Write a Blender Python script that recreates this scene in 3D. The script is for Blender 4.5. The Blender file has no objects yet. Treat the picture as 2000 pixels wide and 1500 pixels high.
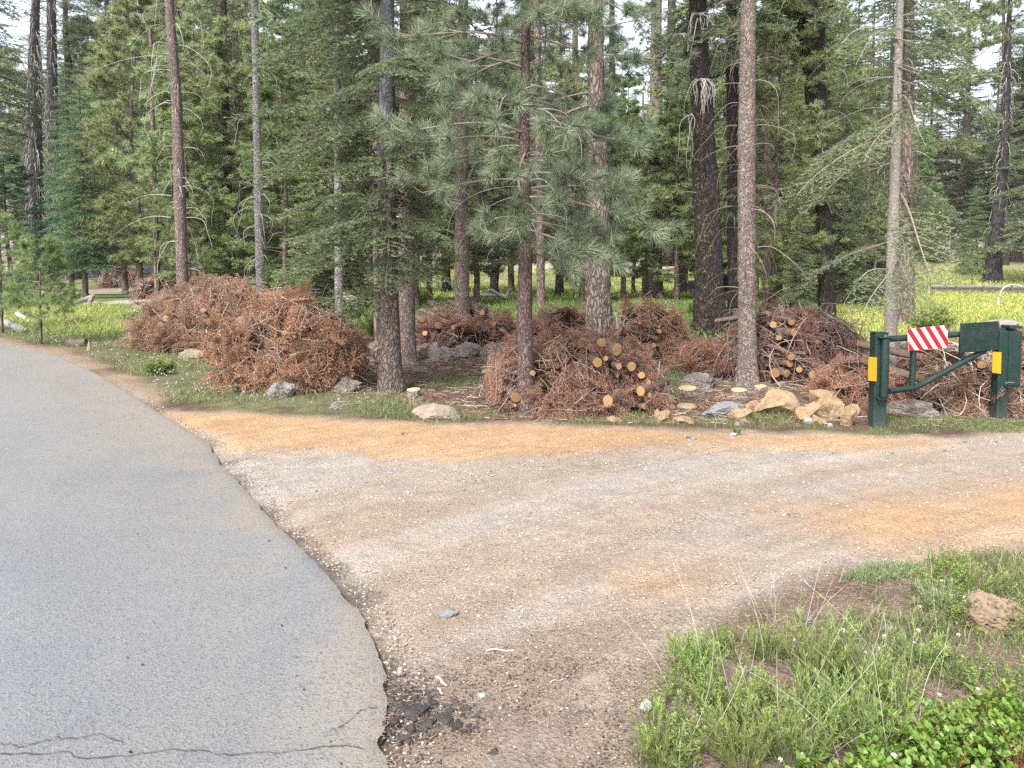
import bpy, bmesh, math, random
import numpy as np
from mathutils import Vector, Matrix

# ------------------------------------------------------------------ camera, world, sun, exposure
sc = bpy.context.scene
C = sc.collection
R = math.radians
CAMH, PITCH, F, PV = 1.7, R(3.2), 1444.0, 586.0
cam = bpy.data.objects.new('camera', bpy.data.cameras.new('camera')); C.objects.link(cam)
cam.data.sensor_width = 36; cam.data.lens = 36*F/2000; cam.data.clip_end = 3000; cam.data.clip_start = 0.05; cam.data.shift_y = (PV-750)/2000
cam.location = (0, 0, CAMH); cam.rotation_euler = (R(90)-PITCH, 0, 0)
sc.camera = cam
SUN_EL, SUN_AZ = R(50), R(208)        # azimuth the light comes from, clockwise from +Y
w = bpy.data.worlds.new('World'); sc.world = w; w.use_nodes = True
nt = w.node_tree; nt.nodes.clear()
sky = nt.nodes.new('ShaderNodeTexSky'); sky.sky_type = 'NISHITA'; sky.sun_disc = False
sky.sun_elevation = SUN_EL; sky.sun_rotation = SUN_AZ; sky.dust_density = 3.0; sky.air_density = 1.0
hs = nt.nodes.new('ShaderNodeHueSaturation'); hs.inputs['Saturation'].default_value = 0.4
bg = nt.nodes.new('ShaderNodeBackground'); bg.inputs['Strength'].default_value = 0.15
wo = nt.nodes.new('ShaderNodeOutputWorld')
nt.links.new(sky.outputs[0], hs.inputs['Color']); nt.links.new(hs.outputs[0], bg.inputs[0]); nt.links.new(bg.outputs[0], wo.inputs[0])
sun = bpy.data.objects.new('sun', bpy.data.lights.new('sun', 'SUN')); C.objects.link(sun)
sun.data.energy = 2.2; sun.data.angle = R(10); sun.data.color = (1.0, 0.96, 0.9)
sdir = Vector((math.sin(SUN_AZ)*math.cos(SUN_EL), math.cos(SUN_AZ)*math.cos(SUN_EL), math.sin(SUN_EL)))
sun.rotation_euler = (-sdir).to_track_quat('-Z', 'Y').to_euler()
sc.view_settings.view_transform = 'Standard'; sc.view_settings.look = 'None'
sc.view_settings.gamma = 1; sc.view_settings.exposure = 1.75
sc.cycles.max_bounces = 6; sc.cycles.diffuse_bounces = 4; sc.cycles.transparent_max_bounces = 8
sc.cycles.use_denoising = False
sc.render.film_transparent = False
HAZE = .00025

# ------------------------------------------------------------------ picture <-> place
cp, sp = math.cos(PITCH), math.sin(PITCH)
def sstep(a, b, x):
    t = np.clip((np.asarray(x, float)-a)/(b-a), 0, 1); return t*t*(3-2*t)
def _h(ix, iy, iz, s):
    n = (ix*73856093) ^ (iy*19349663) ^ (iz*83492791) ^ (s*2654435)
    n = (n ^ (n >> 13)) & 0x7fffffff; n = (n*1274126177) & 0x7fffffff; n = n ^ (n >> 16)
    n = (n*668265263) & 0x7fffffff
    return (n & 0xffff)/32767.5-1
def vn(x, y, z=0, s=0):
    x, y, z = np.broadcast_arrays(np.asarray(x, float), np.asarray(y, float), np.asarray(z, float))
    ix, iy, iz = np.floor(x).astype(np.int64), np.floor(y).astype(np.int64), np.floor(z).astype(np.int64)
    fx, fy, fz = x-ix, y-iy, z-iz
    fx, fy, fz = fx*fx*(3-2*fx), fy*fy*(3-2*fy), fz*fz*(3-2*fz)
    r = 0
    for a in (0, 1):
        for b in (0, 1):
            for c in (0, 1):
                r = r+_h(ix+a, iy+b, iz+c, s)*(fx if a else 1-fx)*(fy if b else 1-fy)*(fz if c else 1-fz)
    return r
def fbm(x, y, z=0, s=0, o=4):
    r, a, k = 0, 0.5, 1.0
    for i in range(o):
        r = r+a*vn(x*k, y*k, z*k, s+i*17); a *= .5; k *= 2.03
    return r
def gz(x, y):
    x, y = np.asarray(x, float), np.asarray(y, float)
    z = -0.6*sstep(18, 60, y) + 3.2*sstep(52, 108, y) + np.maximum(0, y-175)*0.33
    z = z + 0.05*fbm(x*.35, y*.35, 0, 5, 3)*sstep(7, 11, y) + 3*fbm(x*.02, y*.02, 0, 9, 2)*sstep(120, 200, y)
    z = z + 0.012*fbm(x*1.1, y*1.1, 0, 6, 3)
    return z
def ray(u, v):
    xd, yd = (u-1000)/F, (v-PV)/F
    return xd, cp-yd*sp, -sp-yd*cp
def at(u, v, y):
    dx, dy, dz = ray(u, v); t = y/dy
    return np.array([dx*t, y, CAMH+dz*t])
_T = np.geomspace(.6, 220, 5000)
def G(u, v):
    dx, dy, dz = ray(u, v); h = CAMH+dz*_T-gz(dx*_T, dy*_T); k = np.argmax(h < 0)
    if h[k] >= 0: t = 150.0
    else: t = _T[k-1]+(_T[k]-_T[k-1])*h[k-1]/(h[k-1]-h[k])
    return np.array([dx*t, dy*t, float(gz(dx*t, dy*t))])
def X(u, y, z=None):          # x of picture column u at distance y near ground
    z = 0 if z is None else z
    return (u-1000)/F*(y*cp+(CAMH-z)*sp)
def px(n, y): return n*(y*cp+1.2*sp)/F   # n photo pixels in metres at distance y
def base(u, y):
    x = X(u, y, float(gz(X(u, y), y))); return np.array([x, y, float(gz(x, y))])

# ------------------------------------------------------------------ mesh containers
class Geo:
    def __init__(s): s.V = []; s.T = []; s.Q = []; s.A = []; s.TM = []; s.QM = []; s.n = 0
    def add(s, V, T=None, Q=None, a=0.5, m=0):
        V = np.asarray(V, float).reshape(-1, 3); s.V.append(V)
        s.A.append(np.broadcast_to(np.asarray(a, float), (len(V),)) if np.ndim(a) == 0 or len(np.atleast_1d(a)) != len(V) else np.asarray(a, float))
        if T is not None and len(T): s.T.append(np.asarray(T)+s.n); s.TM.append(np.full(len(T), m))
        if Q is not None and len(Q): s.Q.append(np.asarray(Q)+s.n); s.QM.append(np.full(len(Q), m))
        s.n += len(V); return s
    def flat(s):
        V = np.concatenate(s.V) if s.V else np.zeros((0, 3)); A = np.concatenate(s.A) if s.A else np.zeros(0)
        T = np.concatenate(s.T) if s.T else np.zeros((0, 3), int); Q = np.concatenate(s.Q) if s.Q else np.zeros((0, 4), int)
        TM = np.concatenate(s.TM) if s.TM else np.zeros(0, int); QM = np.concatenate(s.QM) if s.QM else np.zeros(0, int)
        return V, T, Q, A, TM, QM
    def stamp(s, src, M, P, da=0):            # copies of src under matrices M (K,3,3) and places P (K,3)
        V, T, Q, A, TM, QM = src.flat()
        K = len(P); n = len(V)
        if K == 0 or n == 0: return s
        W = np.einsum('kij,nj->kni', M, V)+np.asarray(P)[:, None, :]
        da = np.broadcast_to(np.asarray(da, float), (K,))
        s.V.append(W.reshape(-1, 3)); s.A.append((A[None]+da[:, None]).reshape(-1))
        off = s.n+np.arange(K)*n
        if len(T): s.T.append((T[None]+off[:, None, None]).reshape(-1, 3)); s.TM.append(np.tile(TM, K))
        if len(Q): s.Q.append((Q[None]+off[:, None, None]).reshape(-1, 4)); s.QM.append(np.tile(QM, K))
        s.n += K*n; return s
    def mesh(s, name, mats, smooth=False):
        V, T, Q, A, TM, QM = s.flat()
        me = bpy.data.meshes.new(name)
        me.vertices.add(len(V)); me.vertices.foreach_set('co', V.astype(np.float32).ravel())
        nl = len(T)*3+len(Q)*4; me.loops.add(nl)
        me.loops.foreach_set('vertex_index', np.concatenate([T.ravel(), Q.ravel()]).astype(np.int32))
        me.polygons.add(len(T)+len(Q))
        st = np.concatenate([np.arange(len(T))*3, len(T)*3+np.arange(len(Q))*4]).astype(np.int32)
        me.polygons.foreach_set('loop_start', st)
        me.polygons.foreach_set('material_index', np.concatenate([TM, QM]).astype(np.int32))
        me.polygons.foreach_set('use_smooth', np.full(len(T)+len(Q), bool(smooth)))
        at_ = me.attributes.new('v', 'FLOAT', 'POINT'); at_.data.foreach_set('value', A.astype(np.float32))
        for m in (mats if isinstance(mats, (list, tuple)) else [mats]): me.materials.append(m)
        me.update(calc_edges=True); return me
    def build(s, name, mats, parent=None, loc=None, smooth=False):
        return link(name, s.mesh(name, mats, smooth), parent, loc)
def link(name, me, parent=None, loc=None):
    o = bpy.data.objects.new(name, me); C.objects.link(o)
    if parent is not None: o.parent = parent
    if loc is not None: o.location = loc
    return o
def tag(o, label=None, cat=None, group=None, kind=None):
    if label: o['label'] = label
    if cat: o['category'] = cat
    if group: o['group'] = group
    if kind: o['kind'] = kind
    return o
def thing(name, label, cat, loc=(0, 0, 0), group=None, rz=0):
    o = bpy.data.objects.new(name, None); C.objects.link(o); o.location = [float(c) for c in loc]; o.rotation_euler.z = rz
    o.empty_display_size = .1
    return tag(o, label, cat, group)
def unit(a): return a/np.maximum(np.linalg.norm(a, axis=-1, keepdims=True), 1e-9)
def frames(D, roll, s=1.0):           # matrices with x axis along D
    D = unit(np.asarray(D, float)); up = np.where(np.abs(D[:, 2:3]) > .95, np.array([[0, 1., 0]]), np.array([[0, 0, 1.]]))
    Y = unit(np.cross(up, D)); Z = np.cross(D, Y)
    c, q = np.cos(roll)[:, None], np.sin(roll)[:, None]
    Y2 = Y*c+Z*q; Z2 = -Y*q+Z*c
    M = np.stack([D, Y2, Z2], axis=2)
    return M*np.broadcast_to(np.asarray(s, float), (len(D),))[:, None, None]
def tubes(g, P, Rr, S=6, a=0.5, m=0, cap=False):    # P (M,N,3), Rr (M,N)
    P = np.asarray(P, float); Rr = np.asarray(Rr, float)
    if P.ndim == 2: P = P[None]; Rr = Rr[None]
    M_, N_ = P.shape[:2]
    if M_ == 0: return
    Tn = unit(np.gradient(P, axis=1))
    mt = unit(P[:, -1]-P[:, 0])
    ref = np.where((np.abs(mt[:, 2]) > .8)[:, None], np.array([[1., 0.1, 0]]), np.array([[0, 0.1, 1.]]))[:, None, :]
    A_ = unit(np.cross(Tn, np.broadcast_to(ref, Tn.shape))); B_ = np.cross(Tn, A_)
    th = np.arange(S)*2*np.pi/S
    V = P[:, :, None]+Rr[:, :, None, None]*(A_[:, :, None]*np.cos(th)[None, None, :, None]+B_[:, :, None]*np.sin(th)[None, None, :, None])
    i = np.arange(N_-1)[:, None]*S; j = np.arange(S)[None]; j2 = (j+1) % S
    q = np.stack([i+j, i+j2, i+S+j2, i+S+j], -1).reshape(-1, 4)
    Q = (q[None]+(np.arange(M_)*N_*S)[:, None, None]).reshape(-1, 4)
    av = np.broadcast_to(np.asarray(a, float).reshape(-1, 1) if np.ndim(a) else np.full((M_, 1), float(a)), (M_, N_*S)).reshape(-1)
    g.add(V, None, Q, av, m)
    if cap:
        for k in range(M_):
            for e, fl in ((0, 1), (N_-1, 0)):
                n0 = g.n; ring = V[k, e]; g.add(np.vstack([ring, ring.mean(0)]), [[jj, (jj+1) % S, S] if fl == 0 else [(jj+1) % S, jj, S] for jj in range(S)], None, 0.5, m)
def needles(g, B, D, L, W, rng, a=0.5, m=0):
    K = len(B)
    if K == 0: return
    D = unit(D); L = np.broadcast_to(np.asarray(L, float), (K,)); W = np.broadcast_to(np.asarray(W, float), (K,))
    s = unit(np.cross(D, rng.normal(size=(K, 3))))
    V = np.stack([B-s*W[:, None]/2, B+s*W[:, None]/2, B+D*L[:, None]], 1)
    g.add(V, np.arange(K*3).reshape(K, 3), None, np.repeat(np.broadcast_to(np.asarray(a, float), (K,)), 3), m)
def blades(g, B, D, L, W, rng, bend=.4, a=.5, m=0):    # bent two-piece blades
    K = len(B)
    if K == 0: return
    D = unit(D); L = np.asarray(L)[:, None]; s = unit(np.cross(D, rng.normal(size=(K, 3))))*np.broadcast_to(np.asarray(W, float), (K,))[:, None]/2
    h = rng.normal(size=(K, 3)); h[:, 2] = -.3; h = unit(h)*bend
    Mi = B+D*L*.55; Ti = B+D*L*.9+h*L*rng.uniform(.3, 1, (K, 1))
    V = np.stack([B-s, B+s, Mi+s*.8, Mi-s*.8, Ti], 1)
    o = np.arange(K)[:, None]*5
    g.add(V, o+np.array([3, 2, 4]), o+np.array([0, 1, 2, 3]), np.repeat(np.broadcast_to(np.asarray(a, float), (K,)), 5), m)
def boxg(g, c, d, rot=None, m=0, a=.5, bev=0):
    c, d = np.asarray(c, float), np.asarray(d, float)/2
    s = np.array([[x, y, z] for z in (-1, 1) for y in (-1, 1) for x in (-1, 1)], float)*d
    if rot is not None: s = s@np.asarray(rot).T
    g.add(s+c, None, [[0, 2, 3, 1], [4, 5, 7, 6], [0, 1, 5, 4], [2, 6, 7, 3], [0, 4, 6, 2], [1, 3, 7, 5]], a, m)
def bevel(o, wd=.004, seg=2):
    md = o.modifiers.new('bevel', 'BEVEL'); md.width = wd; md.segments = seg; md.limit_method = 'ANGLE'; return o

# ------------------------------------------------------------------ materials
def newmat(name):
    m = bpy.data.materials.new(name); m.use_nodes = True; n = m.node_tree; n.nodes.clear()
    out = n.nodes.new('ShaderNodeOutputMaterial'); return m, n, out
def nd(n, t, **kw):
    x = n.nodes.new(t)
    for k, v in kw.items():
        if k in x.inputs.keys() if hasattr(x.inputs, 'keys') else False:
            x.inputs[k].default_value = v
        else: setattr(x, k, v)
    return x
def mapped(n, scale, src='Object'):
    tc = n.nodes.new('ShaderNodeTexCoord'); mp = n.nodes.new('ShaderNodeMapping'); mp.inputs['Scale'].default_value = scale
    n.links.new(tc.outputs[src], mp.inputs['Vector']); return mp.outputs[0]
def noise(n, vec, scale, detail=4, rough=.6, dist=0):
    x = n.nodes.new('ShaderNodeTexNoise'); x.inputs['Scale'].default_value = scale; x.inputs['Detail'].default_value = detail
    x.inputs['Roughness'].default_value = rough; x.inputs['Distortion'].default_value = dist
    if vec is not None: n.links.new(vec, x.inputs['Vector'])
    return x.outputs['Fac']
def voro(n, vec, scale, feat='F1', out='Distance', rnd=1):
    x = n.nodes.new('ShaderNodeTexVoronoi'); x.feature = feat; x.inputs['Scale'].default_value = scale; x.inputs['Randomness'].default_value = rnd
    if vec is not None: n.links.new(vec, x.inputs['Vector'])
    return x.outputs[out]
def ramp(n, fac, stops):
    r = n.nodes.new('ShaderNodeValToRGB'); el = r.color_ramp.elements
    while len(el) > 1: el.remove(el[-1])
    for i, (p, c) in enumerate(stops):
        e = el[0] if i == 0 else el.new(p)
        e.position = p; c = (c, c, c) if np.ndim(c) == 0 else c; e.color = (*c[:3], 1)
    n.links.new(fac, r.inputs[0]); return r.outputs[0]
def mixc(n, fac, a, b, mode='MIX'):
    x = n.nodes.new('ShaderNodeMix'); x.data_type = 'RGBA'; x.blend_type = mode
    def put(i, v):
        if hasattr(v, 'node'): n.links.new(v, x.inputs[i])
        else: x.inputs[i].default_value = v if i == 0 else ((*v, 1) if np.ndim(v) else (v, v, v, 1))
    put(0, fac); put(6, a); put(7, b); return x.outputs[2]
def mth(n, op, a, b=0.5, clamp=False):
    x = n.nodes.new('ShaderNodeMath'); x.operation = op; x.use_clamp = clamp
    for i, v in ((0, a), (1, b)):
        if hasattr(v, 'node'): n.links.new(v, x.inputs[i])
        else: x.inputs[i].default_value = v
    return x.outputs[0]
def principled(n, out, col, rough=.8, bump=None, bs=.3, bd=.01, spec=.3, metal=0):
    p = n.nodes.new('ShaderNodeBsdfPrincipled')
    if hasattr(col, 'node'): n.links.new(col, p.inputs['Base Color'])
    else: p.inputs['Base Color'].default_value = (*col, 1)
    if hasattr(rough, 'node'): n.links.new(rough, p.inputs['Roughness'])
    else: p.inputs['Roughness'].default_value = rough
    p.inputs['Specular IOR Level'].default_value = spec; p.inputs['Metallic'].default_value = metal
    if bump is not None:
        b = n.nodes.new('ShaderNodeBump'); b.inputs['Strength'].default_value = bs; b.inputs['Distance'].default_value = bd
        n.links.new(bump, b.inputs['Height']); n.links.new(b.outputs[0], p.inputs['Normal'])
    if out is not None: n.links.new(p.outputs[0], out.inputs[0])
    return p
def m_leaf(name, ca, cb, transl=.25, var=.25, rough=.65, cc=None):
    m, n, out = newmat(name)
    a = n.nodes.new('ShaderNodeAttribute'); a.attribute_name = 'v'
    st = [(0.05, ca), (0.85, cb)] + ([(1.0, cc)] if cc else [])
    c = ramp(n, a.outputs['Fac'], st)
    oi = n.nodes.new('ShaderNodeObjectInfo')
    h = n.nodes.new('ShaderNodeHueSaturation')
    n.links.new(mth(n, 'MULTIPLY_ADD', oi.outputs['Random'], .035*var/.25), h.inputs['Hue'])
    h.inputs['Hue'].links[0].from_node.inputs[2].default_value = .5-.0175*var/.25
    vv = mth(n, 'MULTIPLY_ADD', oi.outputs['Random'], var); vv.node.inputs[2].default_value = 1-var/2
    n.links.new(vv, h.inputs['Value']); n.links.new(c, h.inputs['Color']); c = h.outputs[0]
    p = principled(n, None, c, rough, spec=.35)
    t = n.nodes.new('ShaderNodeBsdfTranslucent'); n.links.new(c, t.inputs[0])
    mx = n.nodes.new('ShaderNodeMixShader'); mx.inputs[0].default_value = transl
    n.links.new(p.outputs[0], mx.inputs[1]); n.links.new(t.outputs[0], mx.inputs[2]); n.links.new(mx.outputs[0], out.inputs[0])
    return m
def m_bark(name, dark, mid, light, sc_=14, st=.28, bs=.8, bd=.012, moss=None, upper=None, split=2.5, flakes=0):
    m, n, out = newmat(name)
    v = mapped(n, (1, 1, st)); v1 = mapped(n, (1, 1, 1))
    nz = noise(n, v, sc_*1.4, 4, .65)
    wob = n.nodes.new('ShaderNodeVectorMath'); wob.operation = 'ADD'
    sn = n.nodes.new('ShaderNodeTexNoise'); sn.inputs['Scale'].default_value = sc_*.8; n.links.new(v, sn.inputs['Vector'])
    sc2 = n.nodes.new('ShaderNodeVectorMath'); sc2.operation = 'SCALE'; sc2.inputs['Scale'].default_value = .12
    n.links.new(sn.outputs['Color'], sc2.inputs[0]); n.links.new(v, wob.inputs[0]); n.links.new(sc2.outputs[0], wob.inputs[1])
    e = voro(n, wob.outputs[0], sc_, 'DISTANCE_TO_EDGE')
    er = ramp(n, e, [(0, 0), (.06, .35), (.22, 1)])
    cell = voro(n, wob.outputs[0], sc_, 'F1', 'Color')
    cm = mixc(n, noise(n, v1, 3, 3), mid, light)
    cm = mixc(n, .35, cm, mixc(n, cell, mid, light))
    c = mixc(n, er, dark, cm)
    c = mixc(n, ramp(n, nz, [(.3, 0.0), (.75, .55)]), c, dark)
    if upper:
        sx = n.nodes.new('ShaderNodeSeparateXYZ'); tc = n.nodes.new('ShaderNodeTexCoord'); n.links.new(tc.outputs['Object'], sx.inputs[0])
        f = mth(n, 'SUBTRACT', sx.outputs['Z'], split, True)
        f2 = mth(n, 'MULTIPLY', f, ramp(n, nz, [(.3, 1), (.7, .4)]))
        c = mixc(n, f2, c, upper)
    if moss:
        ms = noise(n, v1, 9, 5, .75); mm = ramp(n, ms, [(.54, 0), (.62, .8)])
        g = n.nodes.new('ShaderNodeNewGeometry'); sx = n.nodes.new('ShaderNodeSeparateXYZ'); n.links.new(g.outputs['Normal'], sx.inputs[0])
        side = mth(n, 'MULTIPLY_ADD', sx.outputs['X'], -.9, True); side.node.inputs[2].default_value = .45
        c = mixc(n, mth(n, 'MULTIPLY', mth(n, 'MULTIPLY', mm, side), er), c, moss)
    hgt = mth(n, 'MULTIPLY_ADD', er, .8); n.links.new(mth(n, 'MULTIPLY', nz, .5), hgt.node.inputs[2])
    principled(n, out, c, .92, hgt, bs, bd, .15)
    return m
def m_simple(name, col, col2=None, rough=.6, ns=6, bump=0, bd=.005, spec=.3, metal=0, scale=(1, 1, 1), det=5):
    m, n, out = newmat(name)
    v = mapped(n, scale); z = noise(n, v, ns, det, .65)
    c = mixc(n, ramp(n, z, [(.3, 0), (.7, 1)]), col, col2 or tuple(x*.7 for x in col))
    principled(n, out, c, rough, z if bump else None, bump, bd, spec, metal)
    return m
def m_rock(name, a, b, c_, sc_=3, bs=.9, pit=0):
    m, n, out = newmat(name)
    v = mapped(n, (1, 1, 1)); z = noise(n, v, sc_, 8, .68, .4); z2 = noise(n, v, sc_*9, 5, .7)
    c = ramp(n, z, [(.3, a), (.5, b), (.72, c_)])
    c = mixc(n, ramp(n, z2, [(.32, .5), (.5, 0)]), c, tuple(x*.45 for x in a))
    h = mth(n, 'ADD', z, mth(n, 'MULTIPLY', z2, .45))
    if pit:
        pv = voro(n, v, sc_*12, 'F1'); pr = ramp(n, pv, [(.1, 0), (.35, 1)]); c = mixc(n, pr, mixc(n, .6, c, 0.03), c); h = mth(n, 'ADD', h, mth(n, 'MULTIPLY', pr, .5))
    principled(n, out, c, .9, h, bs, .02, .2)
    return m
def m_cut(name, a, b, dark):
    m, n, out = newmat(name)
    tc = n.nodes.new('ShaderNodeTexCoord'); wv = n.nodes.new('ShaderNodeTexWave'); wv.wave_type = 'RINGS'; wv.rings_direction = 'Z'
    wv.inputs['Scale'].default_value = 9; wv.inputs['Distortion'].default_value = 1.5; wv.inputs['Detail'].default_value = 2
    n.links.new(tc.outputs['Object'], wv.inputs['Vector'])
    z = noise(n, tc.outputs['Object'], 3, 4)
    oi = n.nodes.new('ShaderNodeObjectInfo')
    c = mixc(n, wv.outputs['Fac'], a, b); c = mixc(n, ramp(n, z, [(.45, 0), (.75, .7)]), c, dark)
    c = mixc(n, mth(n, 'MULTIPLY', oi.outputs['Random'], .75), c, dark)
    principled(n, out, c, .8, wv.outputs['Fac'], .15, .003, .2)
    return m

M = {}
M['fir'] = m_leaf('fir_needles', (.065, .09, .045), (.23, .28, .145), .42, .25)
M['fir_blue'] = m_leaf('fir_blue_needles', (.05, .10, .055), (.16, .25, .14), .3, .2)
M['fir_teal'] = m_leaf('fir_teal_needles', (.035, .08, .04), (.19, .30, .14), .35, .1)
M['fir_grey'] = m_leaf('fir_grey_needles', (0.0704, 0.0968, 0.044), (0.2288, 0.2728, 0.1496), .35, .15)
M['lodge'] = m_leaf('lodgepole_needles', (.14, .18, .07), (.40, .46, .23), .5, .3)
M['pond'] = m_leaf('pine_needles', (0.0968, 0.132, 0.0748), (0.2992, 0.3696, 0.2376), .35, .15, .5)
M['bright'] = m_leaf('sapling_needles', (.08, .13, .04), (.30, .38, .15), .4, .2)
M['dead'] = m_leaf('dead_needles', (.088, .041, .027), (.43, .222, .145), .25, .2)
M['deadg'] = m_leaf('dead_tan_needles', (.085, .046, .032), (.40, .228, .154), .25, .15)
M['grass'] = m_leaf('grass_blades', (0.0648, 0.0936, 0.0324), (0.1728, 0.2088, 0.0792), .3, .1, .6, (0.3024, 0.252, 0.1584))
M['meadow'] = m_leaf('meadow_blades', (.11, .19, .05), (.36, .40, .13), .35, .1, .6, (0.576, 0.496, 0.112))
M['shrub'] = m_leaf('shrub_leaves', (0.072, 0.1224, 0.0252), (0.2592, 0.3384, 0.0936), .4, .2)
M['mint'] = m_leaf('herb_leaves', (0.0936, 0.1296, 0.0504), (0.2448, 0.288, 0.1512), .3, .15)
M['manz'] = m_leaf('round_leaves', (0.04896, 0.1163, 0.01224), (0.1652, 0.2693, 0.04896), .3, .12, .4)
M['white'] = m_simple('flower_white', (0.374, 0.3604, 0.34), (0.272, 0.2516, 0.238), .8, 60)
M['stem'] = m_simple('stem', (.16, .2, .07), (.12, .1, .06), .8, 20)
M['twig'] = m_leaf('twig_bark', (0.082, 0.0574, 0.0451), (0.41, 0.3444, 0.2952), 0, .15, .85)
M['dtwig'] = m_leaf('dark_twig_bark', (.05, .035, .028), (.26, .19, .16), 0, .15, .85)
M['ptwig'] = m_leaf('pale_dead_twig', (0.2132, 0.1968, 0.1722), (0.4264, 0.4018, 0.369), 0, .1, .8)
M['litter'] = m_leaf('dry_litter', (.10, .068, .05), (.27, .20, .145), 0, .1, .9)
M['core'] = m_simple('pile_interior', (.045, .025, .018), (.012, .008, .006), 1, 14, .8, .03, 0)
M['b_fir'] = m_bark('bark_fir', (0.0405, 0.0297, 0.0252), (0.1395, 0.108, 0.0945), (0.243, 0.198, 0.1755), 22, .45, .9, .014, upper=(0.135, 0.153, 0.171), split=2.4)
M['b_firp'] = m_bark('bark_pale_fir', (.14, .12, .105), (.29, .26, .235), (.40, .37, .34), 30, 1.4, .4, .006)
M['b_red'] = m_bark('bark_reddish', (.06, .045, .04), (.19, .135, .12), (.30, .235, .21), 24, .45, .9, .012)
M['b_pond'] = m_bark('bark_plated', (0.0574, 0.041, 0.03444), (0.1927, 0.1517, 0.1271), (0.3034, 0.2542, 0.2214), 17, .3, 1, .02)
M['b_scale'] = m_bark('bark_scaly', (0.0684, 0.05016, 0.0418), (0.228, 0.1824, 0.1558), (0.3268, 0.2736, 0.2432), 30, .5, .9, .01)
M['b_dark'] = m_bark('bark_dark_mossy', (.010, .008, .008), (.045, .035, .032), (.10, .082, .075), 26, .28, 1, .02, moss=(.25, .22, .05))
M['b_dk'] = m_bark('bark_dark', (.012, .009, .009), (.055, .042, .038), (.115, .095, .085), 26, .28, 1, .02)
M['b_burn'] = m_bark('bark_burnt', (.006, .005, .006), (.03, .025, .027), (.11, .095, .095), 9, .15, .9, .03)
M['b_pine'] = m_bark('bark_young_pine', (.035, .022, .02), (.13, .09, .08), (.24, .18, .16), 34, .4, .9, .01)
M['b_mid'] = m_bark('bark_brown', (.05, .036, .03), (.15, .11, .09), (.26, .21, .18), 12, .3, .8, .02)
M['b_grey'] = m_bark('bark_grey', (.07, .062, .06), (.22, .20, .19), (.36, .34, .33), 17, 1.0, .8, .012)
M['rockg'] = m_rock('rock_grey', (0.1088, 0.0986, 0.0918), (0.17, 0.1564, 0.1462), (0.2448, 0.2312, 0.2176), 2.5)
M['rockd'] = m_rock('rock_dark', (0.0884, 0.0748, 0.068), (0.1564, 0.136, 0.1224), (0.2244, 0.1972, 0.1768), 3, pit=1)
M['rockt'] = m_rock('rock_tan', (.165, .105, .06), (.24, .165, .10), (.31, .235, .155), 5)
M['rockp'] = m_rock('rock_pumice', (.075, .068, .062), (.19, .135, .09), (.24, .175, .12), 3, pit=1)
M['rockw'] = m_rock('rock_pale', (0.204, 0.1972, 0.1836), (0.272, 0.2584, 0.2448), (0.3264, 0.3128, 0.2992), 4)
M['cut'] = m_cut('cut_wood', (0.3536, 0.2312, 0.1156), (0.2856, 0.17, 0.0748), (0.1632, 0.0816, 0.034))
M['cutp'] = m_cut('cut_wood_pale', (0.4216, 0.34, 0.2108), (0.374, 0.272, 0.1496), (0.2856, 0.1836, 0.0952))
M['wood'] = m_simple('weathered_wood', (0.2856, 0.2584, 0.2312), (0.1496, 0.1292, 0.1156), .9, 12, .6, .01, .2, scale=(0.102, 2.72, 2.72))
M['woodw'] = m_simple('bleached_wood', (0.4488, 0.4216, 0.3944), (0.2448, 0.2176, 0.204), .9, 9, .5, .01, .2)
M['woodd'] = m_simple('dark_wood', (.06, .05, .05), (.12, .1, .1), .8, 12, .3, .005)
M['blog'] = m_bark('log_bark', (.05, .03, .024), (.17, .11, .085), (.32, .25, .21), 20, .4, .7, .006)
M['birch'] = m_simple('pale_log_bark', (0.374, 0.34, 0.3128), (0.1904, 0.1496, 0.136), .9, 14, .4, .004)
def m_paint(name, a, b, dust, df=.55):
    m, n, out = newmat(name); v = mapped(n, (1, 1, 1)); z = noise(n, v, 5, 6, .7); z2 = noise(n, v, 60, 3, .7); sz = n.nodes.new('ShaderNodeSeparateXYZ'); n.links.new(v, sz.inputs[0])
    c = mixc(n, z, a, b); c = mixc(n, ramp(n, mth(n, 'MULTIPLY', z, z2), [(.24, 0), (.42, df)]), c, dust)
    low = ramp(n, sz.outputs['Z'], [(.0, .75), (.09, .35), (.28, 0)]); c = mixc(n, mth(n, 'MULTIPLY', low, ramp(n, z2, [(.3, .4), (.65, 1)])), c, dust)
    c = mixc(n, ramp(n, noise(n, v, 90, 2, .5), [(.70, 0), (.73, .7)]), c, (.10, .07, .05))
    principled(n, out, c, ramp(n, z2, [(.3, .38), (.7, .6)]), z2, .12, .001, .4); return m
M['green'] = m_paint('green_paint', (0.00312, 0.01716, 0.01482), (0.00468, 0.02184, 0.01872), (0.0624, 0.0741, 0.0624), .3)
M['greens'] = m_paint('green_sign_back', (0.0039, 0.01872, 0.01482), (0.00312, 0.0156, 0.01248), (0.0663, 0.078, 0.0624), .5)
M['yellow'] = m_simple('reflector_yellow', (0.469, 0.2278, 0.00804), (0.4288, 0.201, 0.0067), .45, 8)
M['red'] = m_simple('sign_red', (0.3082, 0.01005, 0.01541), (0.2814, 0.00871, 0.0134), .4, 5)
M['swhite'] = m_simple('sign_white', (0.4422, 0.4355, 0.4288), (0.402, 0.3953, 0.3886), .45, 5)
M['steel'] = m_simple('grey_steel', (.3, .3, .3), (.2, .2, .2), .4, 30, metal=.6)
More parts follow.
